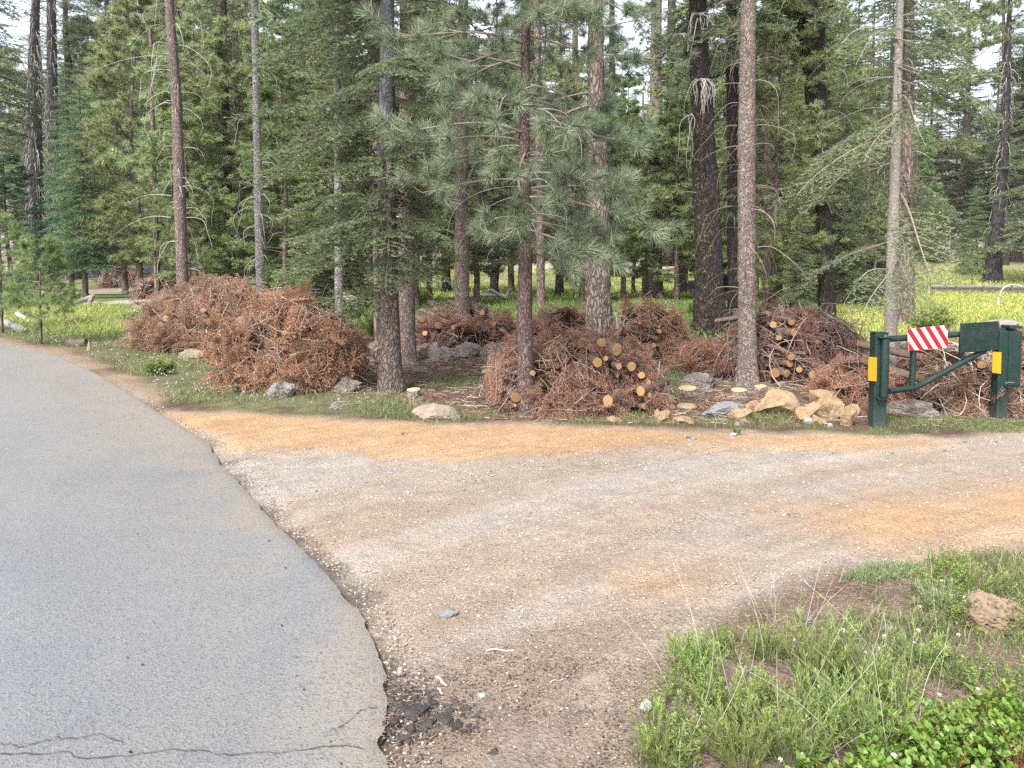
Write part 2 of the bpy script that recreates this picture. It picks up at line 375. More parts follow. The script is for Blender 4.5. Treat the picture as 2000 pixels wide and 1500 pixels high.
# ------------------------------------------------------------------ ground, road, tracks
def psdf(poly, Xs, Ys):                       # signed distance to polygon (negative inside)
    p = np.asarray(poly, float)[:, :2]; q = np.roll(p, -1, 0)
    d = np.full(Xs.shape, 1e9); ins = np.zeros(Xs.shape, bool)
    for a, b in zip(p, q):
        e = b-a; wx, wy = Xs-a[0], Ys-a[1]
        t = np.clip((wx*e[0]+wy*e[1])/max(e@e, 1e-9), 0, 1)
        d = np.minimum(d, (wx-e[0]*t)**2+(wy-e[1]*t)**2)
        c1, c2 = a[1] > Ys, b[1] > Ys
        xx = a[0]+(Ys-a[1])/(b[1]-a[1] if abs(b[1]-a[1]) > 1e-9 else 1e-9)*e[0]
        ins ^= (c1 != c2) & (Xs < xx)
    d = np.sqrt(d); return np.where(ins, -d, d)
def GP(pts): return [G(u, v)[:2] for u, v in pts]
EDGE_PX = [(-200, 655), (0, 667), (100, 690), (200, 735), (300, 800), (400, 862), (450, 925), (520, 1000), (590, 1075), (655, 1130), (690, 1185), (735, 1270), (762, 1345), (740, 1400), (722, 1455), (752, 1500), (790, 1600), (830, 1800)]
EP = np.array([G(u, v)[:2] for u, v in EDGE_PX]); EP = np.vstack([[[-30, 16.4]], EP, [[-.2, 1.2], [-.1, -8]]])
ROADPOLY = np.vstack([EP, [[-30, -8]]])
Z_LOT = np.array(GP([(0, 668), (100, 691), (200, 738), (290, 800), (420, 806), (600, 815), (850, 826), (1000, 826), (1200, 832), (1500, 842), (1700, 852), (1850, 850), (1940, 838), (2150, 815), (2600, 800)]) + GP([(2600, 1000), (2100, 1085), (1850, 1100), (1650, 1125), (1450, 1190), (1300, 1310), (1230, 1440), (1180, 1600)])+[[-.3, 1]])
Z_ORA = np.array(GP([(300, 803), (500, 811), (850, 828), (1300, 834), (1700, 856), (1850, 862), (1700, 876), (1350, 880), (1100, 893), (850, 892), (560, 880), (430, 868), (380, 850)]))
Z_ORB = np.array(GP([(1480, 985), (1700, 952), (2300, 930), (2300, 1090), (1900, 1075), (1750, 1050), (1600, 1030)]))
Z_ORC = np.array(GP([(1180, 1135), (1400, 1118), (1600, 1090), (1560, 1120), (1400, 1150), (1250, 1160)]))
Z_LIT = np.array(GP([(745, 1340), (900, 1290), (1060, 1240), (1230, 1280), (1330, 1330), (1330, 1700), (700, 1700)]))
Z_CRM = np.array(GP([(760, 1385), (850, 1360), (950, 1395), (960, 1430), (860, 1480), (760, 1460)]))
Z_STRIP = np.array(GP([(-400, 610), (0, 625), (235, 635), (420, 690), (520, 745), (640, 772), (760, 770), (835, 792), (860, 810), (600, 812), (330, 790), (270, 740), (150, 690), (0, 655), (-400, 640)]))
Z_SHO = np.array(GP([(-200, 650), (0, 662), (160, 690), (260, 740), (330, 800), (300, 803), (200, 740), (100, 695), (0, 672), (-200, 660)]))
Z_LR = np.array(GP([(1240, 1440), (1310, 1310), (1450, 1190), (1650, 1120), (1850, 1095), (2100, 1080), (2600, 1060)])+[[9, 3], [4, .8], [.5, .8]])
def lin(c): return np.array(c)
def gcolor(x, y):
    n1 = fbm(x*1.3, y*1.3, 0, 21, 5); n2 = fbm(x*.25, y*.25, 0, 31, 4); n3 = fbm(x*6, y*6, 0, 41, 4)
    n4 = fbm(x*22, y*22, 0, 43, 3)
    xr, yr = x*.96+y*.28, -x*.28+y*.96
    rad_, ang_ = np.hypot(x-7.5, y+4.5), np.arctan2(y+4.5, x-7.5); st = fbm(rad_*3.5, ang_*3, 0, 51, 4)+.6*fbm(rad_*13, ang_*5, 0, 53, 3)+.25*fbm(x*3, y*9, 0, 54, 3)
    c = lin([.185, .12, .085])[None]*np.ones(x.shape)[..., None].reshape(-1, 1)*1.0
    x_, y_ = x, y
    def mix(c, col, m): m = np.clip(m, 0, 1)[:, None]; return c*(1-m)+np.asarray(col)*m
    c = c*(1+.35*n1[:, None]); c = mix(c, [.30, .23, .17], sstep(.1, .4, n3)*.6); c = mix(c, [.10, .075, .06], sstep(.15, .45, -n3)*.5)
    # green tufts in the forest floor
    c = mix(c, [.11, .15, .05], sstep(.02, .3, n1+.4*n2)*.55)
    far = sstep(15.5, 19, y_+2.5*n2)
    mg = np.stack([.14+.08*n1, .22+.07*n1, .05+.02*n1], 1)
    c = mix(c, mg, far)
    yel = sstep(.0, .25, n2+.25*n1+.22)*far*sstep(1.5, 6, x_)*(1-sstep(44, 62, y_))
    c = mix(c, [.46, .45, .07], yel*.9)
    c = mix(c, [.36, .38, .12], far*sstep(.0, .3, n1+n2)*.5*(1-sstep(3, 5, x_)))
    dry = sstep(50, 75, y_+12*n2); c = mix(c, [.44, .38, .22], dry*.75)
    c = mix(c, [.62, .56, .46], sstep(72, 80, y_+4*n2)*(1-sstep(100, 112, y_))*sstep(-4, 4, x_)*(1-sstep(20, 30, x_)))
    # pale track behind the left trees, and bare patch
    c = mix(c, [.40, .33, .26], sstep(43, 46, y_+n1)*(1-sstep(54, 57, y_+n1))*(1-sstep(-24, -20, x_)))
    c = mix(c, [.34, .28, .23], (1-sstep(1.0, 2.4, np.hypot((x_-3.4)/1.6, (y_-30)/5)))*.9)
    c = mix(c, [.45, .42, .36], sstep(150, 175, y_)*.6); c = mix(c, [.50, .455, .46], sstep(165, 185, y_)*(.7+.5*n2)*1.4)
    s = psdf(Z_STRIP, x, y); c = mix(c, np.stack([.20+.07*n3, .19+.06*n3, .10+.03*n3], 1), .5-s/.5+1.3*n1)
    s = psdf(Z_SHO, x, y); c = mix(c, [.38, .28, .20], .6-s/.35+1.2*n1)
    s = psdf(Z_LR, x, y); c = mix(c, np.stack([.29+.09*n3+.08*n4, .215+.08*n3+.07*n4, .17+.07*n3+.06*n4], 1), .5-s/.4+n1)
    s = psdf(Z_LOT, x, y); lot = np.clip(.5-s/.25+.9*n1, 0, 1)
    lc = np.stack([.475+.08*st+.04*n2, .395+.08*st+.04*n2, .325+.075*st+.04*n2], 1)
    lc = mix(lc, [.46, .425, .385], sstep(0, .35, st-.5*n2)*.5)
    lc = mix(lc, [.47, .35, .25], sstep(.12, .4, n2-.3*st)*.35)
    tr = np.exp(-((np.hypot(x-6.5, (y+3.5)*1.0)-9.7+.3*n2)/.28)**2)+np.exp(-((np.hypot(x-6.5, y+3.5)-8.3+.3*n2)/.25)**2)
    lc = mix(lc, [.43, .40, .37], tr*.55*(.6+st))
    for Z, k, w_ in ((Z_ORA, .9, .3), (Z_ORB, .62, .6), (Z_ORC, .45, .4)):
        s = psdf(Z, x, y); lc = mix(lc, np.stack([.58+.08*st, .375+.07*st, .215+.06*st], 1), (.5-s/w_+1.3*n1+.7*st)*k)
    s = psdf(Z_LIT, x, y); lc = mix(lc, np.stack([.31+.1*n3+.09*n4, .235+.08*n3+.08*n4, .19+.07*n3+.07*n4], 1), (.4-s/.6+1.6*n1)*.42)
    s = psdf(Z_CRM, x, y); lc = mix(lc, [.13, .105, .09], (-.2-s/.3+2.2*n3+1.5*n1)*.4)
    e = psdf(ROADPOLY, x, y); lc = mix(lc, [.17, .135, .11], (1-sstep(0, .14, e+.12*n3+.05*n1))*(1-sstep(6, 8, y))*.8)
    c = mix(c, lc, lot)
    c = c*(1+.16*n3+.14*n4)[:, None]
    return np.clip(c*.485, .005, .8)
def m_soil():
    m, n, out = newmat('soil')
    a = n.nodes.new('ShaderNodeAttribute'); a.attribute_name = 'Col'
    v = mapped(n, (1, 1, 1)); z = noise(n, v, 45, 6, .7); z1 = noise(n, v, 7, 6, .7); sp_ = voro(n, v, 70, 'F1', 'Color'); sd = voro(n, v, 70, 'F1')
    sx = n.nodes.new('ShaderNodeSeparateColor'); n.links.new(sp_, sx.inputs[0])
    c = mixc(n, 1, a.outputs['Color'], ramp(n, z, [(.25, .68), (.75, 1.3)]), 'MULTIPLY')
    lightp = mth(n, 'MULTIPLY', ramp(n, sx.outputs[0], [(.86, 0), (.88, 1)]), ramp(n, sd, [(.25, 1), (.42, 0)]))
    darkp = mth(n, 'MULTIPLY', ramp(n, sx.outputs[1], [(.84, 0), (.86, 1)]), ramp(n, sd, [(.25, 1), (.42, 0)]))
    c = mixc(n, mth(n, 'MULTIPLY', lightp, .6), c, (.27, .255, .235)); c = mixc(n, mth(n, 'MULTIPLY', darkp, .55), c, (.05, .045, .04))
    h = mth(n, 'ADD', z, mth(n, 'ADD', z1, mth(n, 'MULTIPLY', ramp(n, sd, [(.2, 1), (.5, 0)]), .3)))
    principled(n, out, c, .95, h, .8, .02, .12); return m
def grid_obj(name, Xg, Yg, Zg, col, mat, kind, smooth=True):
    g = Geo(); r, k = Xg.shape; V = np.stack([Xg, Yg, Zg], -1).reshape(-1, 3)
    i = np.arange(r-1)[:, None]*k+np.arange(k-1)[None]
    g.add(V, None, np.stack([i, i+1, i+k+1, i+k], -1).reshape(-1, 4))
    me = g.mesh(name, mat, smooth)
    if col is not None:
        ca = me.color_attributes.new('Col', 'FLOAT_COLOR', 'POINT')
        ca.data.foreach_set('color', np.hstack([col, np.ones((len(col), 1))]).astype(np.float32).ravel())
    o = link(name, me); tag(o, kind=kind); return o
ys = [-12, -8, -4, -1]; y = 0.6
while y < 12: ys.append(y); y += .018+.0022*y
while y < 30: ys.append(y); y += .06+.006*(y-12)
while y < 342: ys.append(y); y *= 1.014
ys = np.array(ys); ts = np.linspace(-1, 1, 620); ts = ts*(.72+.28*ts**2)
Yg = np.repeat(ys[:, None], len(ts), 1); Xg = ts[None]*np.maximum(7, 1.45*(Yg+2))
Zg = gz(Xg, Yg)
e = psdf(ROADPOLY, Xg.ravel(), Yg.ravel()).reshape(Xg.shape)
Zg += .008*fbm(Xg*9, Yg*9, 0, 61, 3)*(Yg < 14)
Zg -= .025*(1-sstep(0, .1, -e))*0+.03*(1-sstep(0.0, .25, e))*(Yg < 10)        # ground sits a little below the asphalt lip
rd_, an_ = np.hypot(Xg-7.5, Yg+4.5), np.arctan2(Yg+4.5, Xg-7.5); inl = 1-sstep(-.2, .1, psdf(Z_LOT, Xg.ravel(), Yg.ravel()).reshape(Xg.shape))
Zg += inl*(Yg < 12)*(.010*fbm(rd_*5, an_*5, 0, 62, 3)+.006*fbm(rd_*19, an_*9, 0, 63, 2)+.004*fbm(Xg*20, Yg*20, 0, 64, 2))
gcol = gcolor(Xg.ravel(), Yg.ravel())
M['soil'] = m_soil()
grid_obj('ground', Xg, Yg, Zg, gcol, M['soil'], 'structure')

def m_asphalt():
    m, n, out = newmat('asphalt')
    a = n.nodes.new('ShaderNodeAttribute'); a.attribute_name = 'Col'
    v = mapped(n, (1, 1, 1)); z = noise(n, v, 110, 3, .8); cs = voro(n, v, 120, 'F1', 'Color'); cd = voro(n, v, 120)
    sx = n.nodes.new('ShaderNodeSeparateColor'); n.links.new(cs, sx.inputs[0])
    c = mixc(n, 1, a.outputs['Color'], ramp(n, z, [(.3, .82), (.7, 1.18)]), 'MULTIPLY')
    c = mixc(n, mth(n, 'MULTIPLY', ramp(n, sx.outputs[0], [(.8, 0), (.84, 1)]), .4), c, (.18, .18, .18))
    c = mixc(n, mth(n, 'MULTIPLY', ramp(n, sx.outputs[1], [(.78, 0), (.82, 1)]), .4), c, (.055, .055, .058))
    c = mixc(n, mth(n, 'MULTIPLY', ramp(n, noise(n, v, 14, 5, .8), [(.62, 0), (.68, 1)]), .25), c, (.07, .07, .07))
    principled(n, out, c, .85, mth(n, 'ADD', z, cd), .5, .006, .25); return m
# densify and roughen the broken edge
ep = []
for a, b in zip(EP[1:-2], EP[2:-1]):
    k = max(2, int(np.linalg.norm(b-a)/.03))
    for t in np.linspace(0, 1, k, endpoint=False): ep.append(a+(b-a)*t)
ep = np.array([EP[0]]+ep+[EP[-2], EP[-1]])
kk = np.ones(9)/9; sm = ep.copy()
for j in (0, 1): sm[6:-6, j] = np.convolve(ep[:, j], kk, 'same')[6:-6]
amp = np.clip(1.1-.1*sm[:, 1], .2, 1)*.05
order = np.argsort(-sm[:, 1]); sm = sm[order]
sm[:, 0] += (fbm(sm[:, 1]*3, sm[:, 1]*0, 0, 71, 5)+.6*fbm(sm[:, 1]*14, sm[:, 1]*0, 3, 72, 3))*amp[order]*(sm[:, 1] < 10)
EYs, EXs = sm[::-1, 1], sm[::-1, 0]
def edge_x(y): return np.interp(y, EYs, EXs)
ry = [-8, -4, 0]; y = 1.0
while y < 12: ry.append(y); y += .02+.0012*y
while y < 16.35: ry.append(y); y += .04
ry = np.array(ry); rt = np.concatenate([np.linspace(0, .06, 40, endpoint=False), np.linspace(.06, 1, 120)**1.0])[::-1]
Yr = np.repeat(ry[:, None], len(rt), 1); ex = edge_x(ry)[:, None]; Xr = ex+(-32-ex)*(rt[None])
Zr = gz(Xr, Yr)+.012+.004*fbm(Xr*2, Yr*2, 0, 81, 3)
dx = ex-Xr
Zr -= .01*np.exp(-(dx/.03)**2)
rc = np.array([.122, .128, .138])[None]*np.ones((Xr.size, 1))
x_, y_ = Xr.ravel(), Yr.ravel(); d_ = dx.ravel()
b1 = fbm(x_*.8, y_*.5, 0, 91, 4); b2 = fbm(x_*3, y_*3, 0, 92, 4)
rc *= (1+.10*b1+.06*b2+.10*fbm((x_+.55*y_)*1.1, y_*.08, 0, 95, 3))[:, None]
dm = np.clip(np.exp(-d_/.5)*(.6+1.1*b2)*1.0+sstep(3.5, 6.5, y_)*np.exp(-d_/1.5)*1.0*(.9+b1), 0, .9)[:, None]
rc = rc*(1-dm)+np.array([.165, .146, .122])*dm
pm = np.clip(np.exp(-((d_-.55)/.3)**2)*sstep(.0, .3, b1+.2*b2)*.8, 0, .6)[:, None]; rc = rc*(1-pm)+np.array([.136, .132, .125])*pm
M['asphalt'] = m_asphalt()
road = grid_obj('road', Xr, Yr, Zr, rc, M['asphalt'], 'structure')
g = Geo(); top = np.stack([ex[:, 0], ry, Zr[:, -1]], 1); bot = top+np.array([[.012, 0, -.06]])
g.add(np.vstack([top, bot]), None, [[i, i+1, i+1+len(ry), i+len(ry)] for i in range(len(ry)-1)])
ed = g.mesh('road_edge', m_simple('asphalt_edge', (.07, .062, .058), (.03, .026, .022), .95, 40, 1, .01)); tag(link('road_edge', ed), kind='structure')
# cracks: thin open joints drawn as narrow sunk ribbons
crk = m_simple('crack', (.033, .032, .03), (.055, .05, .047), 1, 30)
def crack(pts, wpx=.0042):
    P = np.array([G(u, v) for u, v in pts]); t = np.linspace(0, 1, len(P)); T = np.linspace(0, 1, 160)
    Q = np.stack([np.interp(T, t, P[:, k]) for k in range(3)], 1)
    Q[:, 1] += .012*fbm(T*14, T*0, 0, int(pts[0][1]), 5)*2; Q[:, 0] += .006*fbm(T*40, T*0, 5, 3, 3)
    wd = wpx*(.5+.7*np.abs(fbm(T*25, T*0, 0, 8, 3))*2); wd[:8] *= np.linspace(0, 1, 8); wd[-8:] *= np.linspace(1, 0, 8)
    Q[:, 2] = gz(Q[:, 0], Q[:, 1])+.0175
    n_ = np.array([0, 1., 0]); g = Geo(); V = np.vstack([Q-n_*wd[:, None]/2, Q+n_*wd[:, None]/2])
    g.add(V, None, [[i, i+1, i+161, i+160] for i in range(159)])
    tag(link('road_crack', g.mesh('road_crack', crk)), kind='structure')
crack([(-60, 1462), (60, 1462), (130, 1447), (200, 1448), (245, 1462)])
crack([(-40, 1480), (120, 1478), (190, 1489), (260, 1485), (340, 1477), (440, 1481), (560, 1476), (650, 1468), (722, 1470)])
crack([(640, 1440), (680, 1420), (705, 1395), (738, 1392)], .005)
# second paved road beyond, at the left
p0, p1 = G(-300, 566), G(-300, 528); q0, q1 = G(232, 541), G(232, 519)
ya = np.array([33.5, 36.5]); 
yA, yB = G(120, 546)[1], G(120, 519)[1]; xs = np.linspace(-75, X(225, yA), 60); tt = np.linspace(0, 1, 12)
Xq = np.repeat(xs[None], 12, 0); Yq = (yA+tt*(yB-yA))[:, None]+(xs[None]-X(225, yA))*.10
Zq = gz(Xq, Yq)+.03
tag(grid_obj('far_road', Xq, Yq, Zq, np.array([.19, .195, .21])[None]*np.ones((Xq.size, 1)), M['asphalt'], 'structure'))
# ------------------------------------------------------------------ trees
def trunk_geo(P, Rr, S=20, bump=.05, flare=.5, seed=0, freq=5):
    P = np.asarray(P, float); Rr = np.asarray(Rr, float)
    L = np.r_[0, np.cumsum(np.linalg.norm(np.diff(P, axis=0), axis=1))]; n = max(6, int(L[-1]/.07)); n = min(n, 220)
    T = np.linspace(0, L[-1], n); Q = np.stack([np.interp(T, L, P[:, k]) for k in range(3)], 1); r = np.interp(T, L, Rr)
    k3 = np.array([1, 2, 3, 2, 1])/9
    for k in range(2): Q[2:-2, k] = np.convolve(Q[:, k], k3, 'same')[2:-2]
    th = np.arange(S)*2*np.pi/S
    fl = 1+flare*np.exp(-T/.16/max(1, Rr[0]/.15))[:, None]*(1+.35*np.cos(th*5+seed)[None]+.3*np.cos(th*3+seed*2)[None])
    rr = r[:, None]*fl*(1+bump*(vn(np.cos(th)[None]*freq*.6, np.sin(th)[None]*freq*.6, T[:, None]*freq, seed)+.6*vn(np.cos(th)[None]*freq*1.6, np.sin(th)[None]*freq*1.6, T[:, None]*freq*2.5, seed+3)))
    V = Q[:, None]+np.stack([rr*np.cos(th), rr*np.sin(th), np.zeros_like(rr)], -1)
    V[0, :, 2] -= .15
    g = Geo(); i = np.arange(n-1)[:, None]*S; j = np.arange(S)[None]; j2 = (j+1) % S
    g.add(V, None, np.stack([i+j, i+j2, i+S+j2, i+S+j], -1).reshape(-1, 4)); return g
def shoots(g, S, D, L, rng, sp_=.006, nl=.022, nw=.0022, mode='flat', a=.3, ai=None):
    D = unit(D); n = np.maximum(2, (L/sp_).astype(int)); idx = np.repeat(np.arange(len(L)), n); K = len(idx)
    t = rng.uniform(.02, 1, K); Bp = S[idx]+D[idx]*(L[idx]*t)[:, None]; d = D[idx]
    up = np.array([0, 0, 1.]); s = unit(np.cross(d, up[None])+1e-6); u = np.cross(s, d)
    if mode == 'flat': an = rng.choice([0, np.pi], K)+rng.normal(0, .55, K); an = np.where(np.sin(an) < -.3, -an, an); fw = rng.uniform(.35, .75, K)
    elif mode == 'long': an = rng.uniform(0, 2*np.pi, K); fw = rng.uniform(.25, 1.6, K)
    else: an = rng.uniform(0, 2*np.pi, K); fw = rng.uniform(.4, 1.0, K)
    dd = d*fw[:, None]+s*np.cos(an)[:, None]+u*np.sin(an)[:, None]
    av = np.clip(a+.28*t+rng.normal(0, .13, K)+(0 if ai is None else ai[idx]), 0, .98)
    needles(g, Bp, dd, nl*rng.uniform(.7, 1.15, K)*(1-.3*(t > .93)), nw, rng, av)
def spray(rng, detail=2, nl=.024, nw=.0026, sp_=.0065, droop=.25, wid=.42, bare=.2, density=1.0, mode='flat', a=.25):
    """one flat conifer bough along +X, length 1: needles and wood"""
    leaf, wood = Geo(), Geo(); N = 9; s = np.linspace(0, 1, N)
    P = np.stack([s, .05*np.sin(s*3+rng.uniform(0, 6)), -droop*s**2+.03*np.sin(s*5+rng.uniform(0, 6))], 1)
    tubes(wood, P, .0075*(1-.8*s)+.001, 5, .3)
    SS, DD, LL, AI = [], [], [], []
    ss = np.arange(bare, 1, .045/density if detail > 1 else .075/density); side = 1; tp, tr = [], []
    for q in ss:
        side = -side; b = np.array([np.interp(q, s, P[:, k]) for k in range(3)])
        l = wid*(1-q)**.75*rng.uniform(.6, 1.15)*(.45+.55*min(1, (q-bare+.1)*5))+.07
        an = R(rng.uniform(42, 66)); d0 = np.array([math.cos(an), side*math.sin(an), rng.normal(-.12, .12)]); d0 /= np.linalg.norm(d0)
        n_ = 5; r_ = np.linspace(0, 1, n_); d1 = d0+np.array([.25, 0, -.25])
        tw = b+l*(d0*r_[:, None]+(d1-d0)*(r_**2)[:, None]*.5); tp.append(tw); tr.append(.0026*(1-.7*r_)*(1 if l > .15 else .6))
        for k in range(n_-1):
            SS.append(tw[k]); DD.append(tw[k+1]-tw[k]); LL.append(np.linalg.norm(tw[k+1]-tw[k])); AI.append(.12*r_[k+1]-.06)
        if detail > 1:
            m_ = int(l/.045)
            for k in range(m_):
                t = (k+.8)/(m_+.5); pb = np.array([np.interp(t, r_, tw[:, c]) for c in range(3)]); dl = unit(tw[-1]-tw[0])
                sd = 1 if k % 2 else -1; perp = np.array([-dl[1], dl[0], 0])*sd
                SS.append(pb); DD.append(dl*.75+perp*.8+np.array([0, 0, rng.normal(-.05, .15)])); LL.append((.10*(1-t)+.035)*rng.uniform(.7, 1.2)); AI.append(.1)
    SS.append(P[-3]); DD.append(P[-1]-P[-3]); LL.append(.2); AI.append(.1)
    tubes(wood, np.array(tp), np.array(tr), 3, .3)
    shoots(leaf, np.array(SS), np.array(DD), np.array(LL), rng, sp_, nl, nw, mode, a, np.array(AI))
    return leaf, wood
def tuft(rng, n=80, nl=.17, nw=.003, sh=.12, a=.35, spread=1.0):
    g = Geo(); t = rng.uniform(0, 1, n)**.7; an = rng.uniform(0, 2*np.pi, n); fw = rng.uniform(.15, 1.5, n)*(.5+t)
    d = np.stack([fw, np.cos(an)*spread, np.sin(an)*spread], 1)
    B = np.stack([t*sh, 0*t, 0*t], 1); needles(g, B, d, nl*rng.uniform(.75, 1.1, n), nw, rng, np.clip(a+rng.normal(0, .2, n)+.15*t, 0, .98)); return g
def curls(g, rng, Pf, zs, Rad, r0=.006, amax=(1.4, 2.9), a=.5, az=None, out=0.0):
    Ps, Rs = [], []
    for i, z in enumerate(zs):
        c, tr = Pf(z); an = rng.uniform(0, 2*np.pi) if az is None else az[i]; Rr_ = rng.uniform(*Rad); am = rng.uniform(*amax)
        t = np.linspace(0, am, 11); h = np.array([math.cos(an), math.sin(an), 0])
        tw = rng.uniform(-.6, .6); hs = np.array([-h[1], h[0], 0])
        el = rng.uniform(.8, 1.4)
        P = c+h*tr*.8+h*(Rr_*(np.sin(t)+out*t+.1*np.sin(t*4+an*7)))[:, None]+np.array([0, 0, 1])*(Rr_*el*(np.cos(t)-1)+.18*Rr_*np.sin(t*1.3))[:, None]+hs*(Rr_*tw*t*t*.15)[:, None]
        Ps.append(P); Rs.append(r0*rng.uniform(.6, 1.2)*(1-.75*np.linspace(0, 1, 11)))
    if Ps: tubes(g, np.array(Ps), np.array(Rs), 4, a+rng.uniform(-.3, .3, len(Ps)))
    return Ps
def pathf(P, Rr):
    P = np.asarray(P); Rr = np.asarray(Rr)
    return lambda z: (np.array([np.interp(z, P[:, 2], P[:, 0]), np.interp(z, P[:, 2], P[:, 1]), z]), np.interp(z, P[:, 2], Rr))
def trunk_px(pts, y, H, over=1.0, rtop=.04):
    """trunk from photo points (u, v, width px) at distance y; extended above the frame to height H"""
    b = base(pts[0][0], y); P = [b-np.array([0, 0, .05])]; Rr = [px(pts[0][2], y)/2]
    for u, v, wd in pts[1:]:
        p = at(u, v, y); t = p[1]*cp+(CAMH-p[2])*sp; P.append(p); Rr.append(wd/F*t/2)
    if H > P[-1][2]:
        P.append(np.array([P[-1][0]+(P[-1][0]-P[0][0])*.15, y, H])); Rr.append(rtop)
    P = np.array(P); o = b.copy(); P = P-o
    return o, P, np.array(Rr)
rngG = np.random.default_rng(7)
# bough prototypes
FIR_N = [spray(np.random.default_rng(10+i), 2, .030, .0085, .0062, .22, .42, .12) for i in range(4)]
FIR_G = [spray(np.random.default_rng(20+i), 2, .032, .0080, .0072, .35, .40, .22, .95, a=.3) for i in range(4)]
FIR_M = [spray(np.random.default_rng(30+i), 1, .085, .020, .015, .2, .44, .08, 1.2, a=.22) for i in range(4)]
DEAD_N = [spray(np.random.default_rng(40+i), 2, .042, .0135, .0085, .35, .36, .1, .9, a=.35) for i in range(4)]
TUFTS = [tuft(np.random.default_rng(50+i), 120, .17, .0058) for i in range(4)]
TUFT_M = [tuft(np.random.default_rng(60+i), 34, .17, .021, .16, .3) for i in range(4)]
TUFT_S = [tuft(np.random.default_rng(66+i), 46, .075, .006, .12, .35) for i in range(4)]
def put_sprays(leaf, wood, protos, P, D, S, rng, da=.0, roll=.35):
    P, D, S = np.asarray(P), np.asarray(D), np.asarray(S); k = rng.integers(0, len(protos), len(P))
    for i, (l, w_) in enumerate(protos):
        q = k == i
        if q.any():
            Mx = frames(D[q], rng.normal(0, roll, q.sum()), S[q]); dv = rng.normal(0, .1, q.sum())+da
            leaf.stamp(l, Mx, P[q], dv)
            if wood is not None: wood.stamp(w_, Mx, P[q], 0)
def put_tufts(leaf, protos, P, D, S, rng, da=0):
    P, D, S = np.asarray(P), np.asarray(D), np.asarray(S); k = rng.integers(0, len(protos), len(P))
    for i, l in enumerate(protos):
        q = k == i
        if q.any(): leaf.stamp(l, frames(D[q], rng.uniform(0, 6.28, q.sum()), S[q]), P[q], rng.normal(0, .1, q.sum())+da)
def pine_branches(leaf, wood, rng, Pf, zs, Ls, az, protos, ts=1.0, pitch=(-.1, .35), nsub=7, r0=.012, droop=.2, da=0, tuftn=2):
    Ps, Rs, SPs, SRs, TP, TD, TS = [], [], [], [], [], [], []
    for z, L, an in zip(zs, Ls, az):
        c, tr = Pf(z); N = 8; s = np.linspace(0, 1, N); h = np.array([math.cos(an), math.sin(an), 0]); hs = np.array([-h[1], h[0], 0])
        pt = rng.uniform(*pitch); wv = rng.normal(0, .06, 2)
        P = c+h*(L*s)[:, None]+hs*(L*(wv[0]*np.sin(s*4)+wv[1]*s))[:, None]; P[:, 2] += L*(pt*s-droop*s*s+.25*droop*s**4)
        Ps.append(P); Rs.append(r0*(.6+.6*L)*(1-.8*s)+.0015)
        for k in range(nsub):
            q = rng.uniform(.3, 1) if k else 1.0; b = np.array([np.interp(q, s, P[:, j]) for j in range(3)])
            td = unit(P[-1]-P[-3]); sd = rng.choice([-1, 1])
            d = unit(td*rng.uniform(.4, .9)+hs*sd*rng.uniform(.3, 1)*(q < 1)+np.array([0, 0, rng.uniform(-.3, .5)]))
            l = rng.uniform(.12, .34)*L*(1.25-q*.6)+.05
            r_ = np.linspace(0, 1, 4); tw = b+d*(l*r_)[:, None]+np.array([0, 0, .12*l])*(r_**2)[:, None]
            SPs.append(tw); SRs.append(r0*.4*(1-.6*r_))
            for m_ in range(tuftn):
                e_ = 1-.45*m_*rng.uniform(.6, 1); pe = b+d*l*e_
                if m_ == 0 and rng.random() < .9: TP.append(pe); TD.append(d+np.array([0, 0, .15])); TS.append(ts*rng.uniform(.8, 1.15))
                elif m_ and rng.random() < .7:
                    d2 = unit(d+rng.normal(0, .5, 3)); TP.append(pe); TD.append(d2); TS.append(ts*rng.uniform(.65, 1))
    tubes(wood, np.array(Ps), np.array(Rs), 5, .35); tubes(wood, np.array(SPs), np.array(SRs), 3, .3)
    put_tufts(leaf, protos, TP, TD, TS, rng, da)
def fir_branches(leaf, wood, rng, Pf, zs, Ls, az, protos, pitch, da=0, roll=.25):
    P, D, S = [], [], []
    for z, L, an in zip(zs, Ls, az):
        c, tr = Pf(z); pt = pitch(z) if callable(pitch) else pitch; pt += rng.normal(0, .08)
        P.append(c+np.array([0, 0, 0])); D.append([math.cos(an)*math.cos(pt), math.sin(an)*math.cos(pt), math.sin(pt)]); S.append(L)
    put_sprays(leaf, wood, protos, P, D, S, rng, da, roll)
def assemble(name, label, cat, o, trunk, tm, leaf=None, lm=None, wood=None, wm=None, dead=None, group=None, pal=None):
    t = thing(name, label, cat, o, group)
    trunk.build('trunk', tm, t, smooth=True)
    if leaf is not None and leaf.n: leaf.build('crown', lm, t)
    if wood is not None and wood.n: wood.build('branches', wm, t)
    if dead is not None and dead.n: dead.build('dead_branches', pal or M['ptwig'], t)
    return t
PI = math.pi
